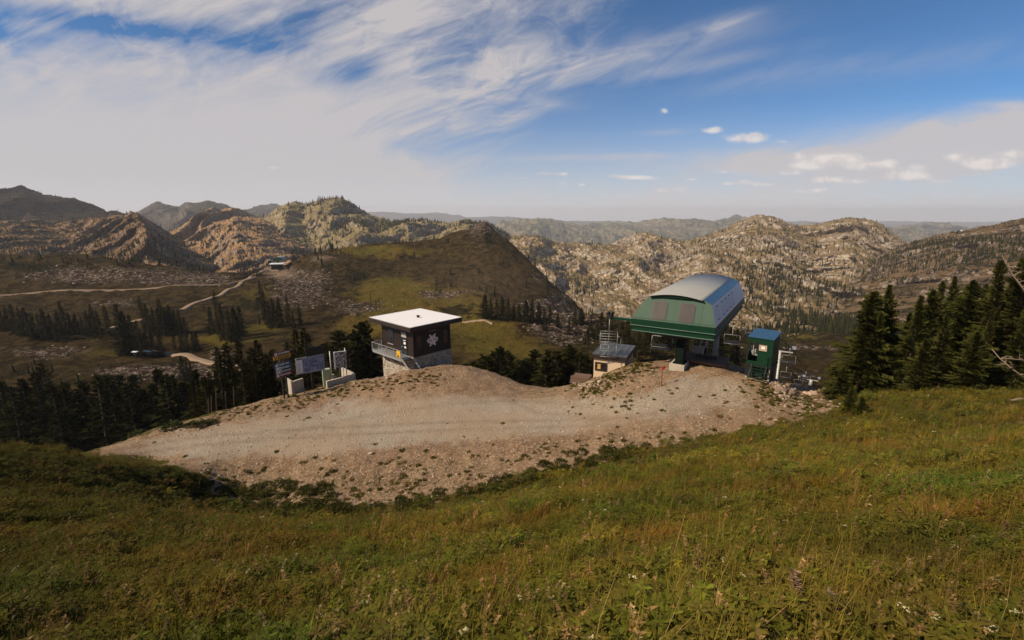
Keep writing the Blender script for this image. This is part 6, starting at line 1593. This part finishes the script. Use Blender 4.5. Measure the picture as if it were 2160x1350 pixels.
def forb(seed, nl, h, c0, leaf=.06, flat=.5):
    """leafy plant: fans of lance-shaped leaflets on short stems"""
    r = np.random.default_rng(seed); V, F, C = [], [], []
    for k in range(nl):
        a = r.uniform(0, 6.28); q = r.uniform(.02, .16); top = np.array([math.cos(a) * q, math.sin(a) * q, h * r.uniform(.45, 1.05)])
        c = np.array(c0) * r.uniform(.7, 1.35); i = len(V)
        V += [np.array([0.002, 0, 0]), np.array([-.002, 0.003, 0]), top]; F.append((i, i + 1, i + 2)); C += [c * .7] * 3
        n_ = r.integers(5, 8); a0 = r.uniform(0, 6.28)
        for m_ in range(n_):
            b = a0 + m_ * 6.28 / n_; l = leaf * r.uniform(.75, 1.25); el = r.uniform(-.35, .6)
            d = np.array([math.cos(b) * math.cos(el), math.sin(b) * math.cos(el), math.sin(el)]); s_ = np.array([-math.sin(b), math.cos(b), r.uniform(-.3, .3)]) * l * .17
            i = len(V); md = top + d * l * .55
            V += [top, md - s_, md + s_, top + d * l + [0, 0, -l * .12]]; cc = c * r.uniform(.85, 1.2); C += [cc] * 4; F += [(i, i + 1, i + 2), (i + 1, i + 3, i + 2)]
    return np.array(V), np.array(F), np.array(C)
def spike(seed, h, c_head, c_stem, n=34, hl=.35, wd=.012):
    """dry flower spike"""
    r = np.random.default_rng(seed); V, F, C = [], [], []
    bend = np.array([r.uniform(-.12, .12), r.uniform(-.12, .12), 0]) * h
    P_ = lambda t: np.array([0, 0, h * t]) + bend * t * t
    for k in range(4):
        i = len(V); a, b = P_(k / 4), P_((k + 1) / 4); V += [a - [.002, 0, 0], a + [.002, .001, 0], b - [.0015, 0, 0], b + [.0015, .001, 0]]; F += [(i, i + 1, i + 3), (i, i + 3, i + 2)]; C += [np.array(c_stem)] * 4
    for k in range(n):
        t = 1 - hl * r.random(); p = P_(t); a = r.uniform(0, 6.28); l = wd * r.uniform(.8, 2.0)
        d = np.array([math.cos(a), math.sin(a), r.uniform(-.2, 1.0)]) * l; s_ = np.array([-math.sin(a), math.cos(a), .2]) * l * .45
        i = len(V); V += [p - s_ + d * .2, p + s_ + d * .2, p + d * 1.3]; F.append((i, i + 1, i + 2)); C += [np.array(c_head) * r.uniform(.65, 1.3)] * 3
    return np.array(V), np.array(F), np.array(C)
def umbel(seed, h):
    r = np.random.default_rng(seed); V, F, C = [], [], []
    i = 0; V += [np.array([-.002, 0, 0]), np.array([.002, 0, 0]), np.array([0, 0, h])]; F.append((0, 1, 2)); C += [np.array([.08, .08, .03])] * 3
    for k in range(26):
        a = r.uniform(0, 6.28); q = r.uniform(0, .022); p = np.array([math.cos(a) * q, math.sin(a) * q, h + .004 - q * .2]); e = r.normal(0, .006, (3, 3)) * [1, 1, .4]
        i = len(V); V += [p + e[0], p + e[1], p + e[2]]; F.append((i, i + 1, i + 2)); C += [np.array([.62, .58, .50]) * r.uniform(.8, 1.1)] * 3
    return np.array(V), np.array(F), np.array(C)
G1, G2 = (.092, .092, .012), (.21, .178, .028)
D1, D2 = (.17, .115, .045), (.28, .20, .095)
TEMP = [blade_tuft(1, 18, .26, .10, .0040, G1, G2), blade_tuft(2, 22, .20, .13, .0035, G1, G2, .8), blade_tuft(3, 14, .34, .08, .0032, (.10, .088, .02), (.19, .135, .04), .5), blade_tuft(4, 11, .38, .07, .0022, D1, D2, .55),
        forb(5, 12, .20, (.085, .096, .016), .052), forb(6, 15, .15, (.110, .112, .020), .042), forb(7, 11, .26, (.105, .092, .022), .055), forb(8, 13, .17, (.165, .145, .024), .046),
        spike(9, .36, (.25, .165, .095), (.10, .085, .03)), spike(10, .30, (.34, .245, .155), (.11, .09, .035)), blade_tuft(11, 3, .52, .03, .0022, (.26, .185, .085), (.34, .26, .14), .5), forb(12, 14, .13, (.050, .060, .018), .048), forb(13, 10, .2, (.135, .075, .032), .05), umbel(14, .3)]
NT_ = 64000
P, px, py = near_pts(NT_, 95, 1.15, 48, umax=1.4)
cov = padcov(P, px, py)
keep = (cov < .12 + .5 * np.random.default_rng(4).random(NT_)) & ~((P[:, 1] > 33.5) & (px < 430))
patch = fbm(P[:, 0] / 1.4, P[:, 1] / 1.4, 4, 97); patch2 = fbm(P[:, 0] / 5.0, P[:, 1] / 5.0, 3, 99); dry = fbm(P[:, 0] / 2.6, P[:, 1] / 2.6, 3, 101)
keep &= ~((patch2 < -.55) & (np.random.default_rng(3).random(NT_) < .8))
P, px, py, patch, patch2, dry = (a[keep] for a in (P, px, py, patch, patch2, dry)); n = len(P); rr = np.random.default_rng(96)
w = np.zeros((n, 14))
w[:, 0] = 1.5; w[:, 1] = 1.3; w[:, 2] = .9 + 1.2 * (dry > .1); w[:, 3] = .35 + 1.2 * (dry > .25)
near_w = np.clip((14 - P[:, 1]) / 10, 0, 1)
w[:, 4] = (.35 + .9 * near_w) * (patch > -.1) * 1.3; w[:, 5] = (.3 + .7 * near_w) * (patch < .2) * 1.2; w[:, 6] = .5 * near_w + .15; w[:, 7] = .45 * (patch2 > .05)
w[:, 8] = .10 + .16 * near_w; w[:, 9] = .07 + .1 * near_w; w[:, 10] = .14; w[:, 11] = .9 * (patch > .25); w[:, 12] = .35 * (dry < -.2) + .1 * (px < 800); w[:, 13] = .035
cw = np.cumsum(w, 1); which = (rr.random(n)[:, None] * cw[:, -1:] > cw).sum(1)
gs = np.clip(.8 + P[:, 1] / 22.0, .85, 2.2) * rr.uniform(.7, 1.25, n) * np.clip(1 + patch * .7, .55, 1.6)
dk = 1 - .38 * sstep(-(P[:, 0] / (P[:, 1] + 4)) + .35 * patch2, .10, .95)  # vignette-like shade put into the plant colours, darker towards the left
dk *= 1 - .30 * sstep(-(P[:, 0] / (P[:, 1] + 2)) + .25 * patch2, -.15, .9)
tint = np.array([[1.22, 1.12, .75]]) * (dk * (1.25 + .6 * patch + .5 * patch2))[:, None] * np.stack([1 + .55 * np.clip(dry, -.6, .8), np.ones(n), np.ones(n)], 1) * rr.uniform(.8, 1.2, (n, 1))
tl = np.stack([rr.normal(.05, .18, n), rr.normal(-.08, .18, n)], 1)
P[:, 2] -= .01
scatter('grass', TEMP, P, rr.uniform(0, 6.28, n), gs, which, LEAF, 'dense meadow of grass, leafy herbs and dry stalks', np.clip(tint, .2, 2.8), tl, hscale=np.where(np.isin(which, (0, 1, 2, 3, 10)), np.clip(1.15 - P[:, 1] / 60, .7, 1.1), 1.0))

# weeds and low plants scattered on bare soil
q = 11000; px = rr.uniform(150, 1770, q); py = rr.uniform(765, 1085, q)
wv = blobs(px, py, [(640, 1020, 220, 34, 1), (900, 1000, 200, 36, 1), (470, 1005, 80, 30, 1), (1130, 965, 180, 26, .9), (1350, 925, 240, 20, .7), (1250, 835, 90, 34, 1.0), (1610, 830, 80, 40, 1.0), (500, 872, 150, 18, .9), (690, 828, 90, 14, 1.6), (600, 850, 90, 14, 1.3), (780, 806, 70, 10, .9), (1320, 790, 60, 26, 1.1), (1500, 850, 200, 40, .25), (1130, 822, 60, 12, .8), (300, 940, 60, 10, .3), (1690, 850, 50, 24, 1), (800, 790, 160, 10, .4), (1690, 880, 60, 14, .7)])
ok = (rr.random(q) < np.clip(wv, 0.02, 1) * .8 * np.clip(.30 + 2.0 * fbm(px / 50, py / 22, 4, 7), .03, 1)) & in_poly(px, py, PAD)
px, py = px[ok], py[ok]; ok = np.ones(len(px), bool)
for pts, cnt, sp in (([(395, 893), (470, 872), (600, 842), (690, 822), (760, 808), (850, 796), (930, 786)], 620, 9), ([(1235, 822), (1270, 806), (1310, 790), (1345, 768), (1370, 758)], 380, 8), ([(1590, 822), (1660, 832), (1740, 848), (1690, 870)], 260, 11), ([(400, 1000), (520, 1040), (700, 1046), (900, 1020)], 300, 15)):
    t = rr.uniform(0, len(pts) - 1.001, cnt); k = t.astype(int); A = np.array(pts, float); q_ = A[k] + (A[k + 1] - A[k]) * (t - k)[:, None] + np.stack([rr.normal(0, sp * 1.6, cnt), rr.normal(4, sp, cnt)], 1)
    px = np.concatenate([px, q_[:, 0]]); py = np.concatenate([py, q_[:, 1]]); ok = np.concatenate([ok, np.ones(cnt, bool)])
P = ground_at(px[ok], py[ok]); P = P[P[:, 1] > 10]; n = len(P); which = rr.choice([1, 3, 4, 5, 11, 12], n, p=[.22, .16, .18, .2, .14, .10]); P[:, 2] -= .02
WEED = [bush(440 + k, 90, .38, .42, ((.12, .10, .025), (.105, .098, .022), (.18, .12, .045))[k % 3]) for k in range(6)]
which = rr.integers(0, 6, n)
scatter('weeds', WEED, P, rr.uniform(0, 6.28, n), rr.uniform(.2, 1, n) ** 2 * .19 + .035, which, LEAF, 'sparse low weeds rooted in the bare soil of the pad', rr.uniform(.75, 1.35, (n, 1)) * np.ones((n, 3)), hscale=rr.uniform(.6, 1.2, n))
# thicket of low willow along the meadow edge
EDGE = [(330, 985), (400, 1020), (470, 1062), (560, 1078), (650, 1076), (750, 1076), (860, 1062), (960, 1045), (1060, 1020), (1130, 995), (1200, 982), (1290, 958), (1340, 950)]
ex, ey = [], []
for k in range(300):
    t = rr.uniform(0, len(EDGE) - 1.001); a, b = EDGE[int(t)], EDGE[int(t) + 1]; f_ = t - int(t)
    ex.append(a[0] + (b[0] - a[0]) * f_ + rr.normal(0, 16)); ey.append(a[1] + (b[1] - a[1]) * f_ + rr.normal(6, 9))
for k in range(520):
    ex.append(rr.uniform(-40, 420)); ey.append(rr.uniform(962, 1100) + max(0, ex[-1]) * .10)
for k in range(90):
    ex.append(rr.uniform(420, 700)); ey.append(rr.uniform(1020, 1090))
P = ground_at(np.array(ex), np.array(ey)); P = P[P[:, 1] > 8]; n = len(P)
WIL = [bush(420 + k, 220, .75, .16, (.072, .076, .017)) for k in range(4)]
P[:, 2] -= .05
scatter('willow_scrub', WIL, P, rr.uniform(0, 6.28, n), rr.uniform(.22, .58, n) * np.clip(P[:, 1] / 30, .6, 1.1), rr.integers(0, 4, n), LEAF, 'low dark green willow scrub where the meadow meets the pad', rr.uniform(.6, 1.3, (n, 1)) * np.ones((n, 3)))
# countable shrubs at the far left edge of the pad
sb = [(135, 932, 1.0), (165, 928, .9), (196, 924, 1.1), (226, 926, 1.0), (246, 922, .8), (291, 917, .9), (362, 902, 1.15), (402, 899, .8), (427, 897, .9), (452, 892, .6), (1745, 800, 1.0), (1775, 845, .9)]
for k, (px_, py_, s_) in enumerate(sb[:10]):
    p = ground_at(np.array([px_]), np.array([py_]))[0]
    V, F, C = bush(600 + k, 420, .8, .16, (.050, .058, .020))
    o = np_obj('shrub', V, F, [LEAF], color=C); o.location = (p[0], p[1], p[2] - .1); o.scale = (s_ * .85, s_ * .85, s_ * .75)
    tag(o, ('largest, lone round green shrub at the rim where the pad drops off' if k == 6 else f'{ordw(k)} round green shrub from the left along the pad rim'), 'shrub', 'shrubs along the pad rim')
# boulders
for k, (px_, py_, s_, lab) in enumerate(((1715, 832, .55, 'pale whitish boulder beside the brown one below the cabin'), (1742, 836, 1.05, 'large flat brown boulder at the foot of the bushy spruce'), (1648, 822, .5, 'largest stone of the broken rock heap right of the cabin'), (1660, 815, .4, 'reddish stone on top of the broken rock heap right of the cabin'), (1668, 828, .42, 'dark stone at the right foot of the broken rock heap'), (783, 957, .20, 'pale lone stone on the bare soil in the middle of the pad'))):
    p = ground_at(np.array([px_]), np.array([py_]))[0]; V, F, C = rock(700 + k, 12, 7)
    V = V * (1 + .12 * np.random.default_rng(k).normal(size=(len(V), 1)))
    colr = np.array([[.46, .34, .25], [.30, .185, .10], [.26, .18, .14], [.30, .19, .14], [.2, .14, .11], [.48, .38, .28]][k])
    o = np_obj('boulder', V, F, [mst], smooth=False, color=C * colr); o.location = (p[0], p[1], p[2] + .05); o.scale = (s_ * 1.25, s_, s_ * .95); o.rotation_euler = (0, 0, k * 1.3)
    tag(o, lab, 'boulder', 'boulders on the pad')
# single plants that stand out close to the camera
for px_, py_, lab, T_, s_ in ((1462, 1332, 'white yarrow flower head low in the grass, whitest of the meadow', umbel(31, .22), 1.0), (1672, 1300, 'tall dusty pink flower spike above the herbs', spike(32, .42, (.36, .235, .14), (.12, .10, .03), 90, .4, .02), 1.0), (1742, 1315, 'pale flower spike beside the tall dusty pink one', spike(33, .30, (.42, .31, .21), (.12, .10, .03), 70, .35, .018), 1.0),
                              (1398, 1335, 'drooping grey-pink flower spike left of the white yarrow', spike(34, .30, (.34, .235, .16), (.12, .10, .03), 70, .4, .018), 1.0), (2105, 1160, 'red-brown flower spike under the fading herbs', spike(35, .4, (.30, .15, .10), (.12, .10, .03), 60, .4, .016), 1.0)):
    p = ground_at(np.array([px_]), np.array([py_ + 20]))[0]
    o = np_obj('flower_spike' if 'spike' in lab else 'yarrow', *T_[:2], [LEAF], color=T_[2]); o.location = (p[0], p[1], p[2] - .02); o.scale = (s_, s_, s_)
    tag(o, lab, 'flower', 'flowers close by')
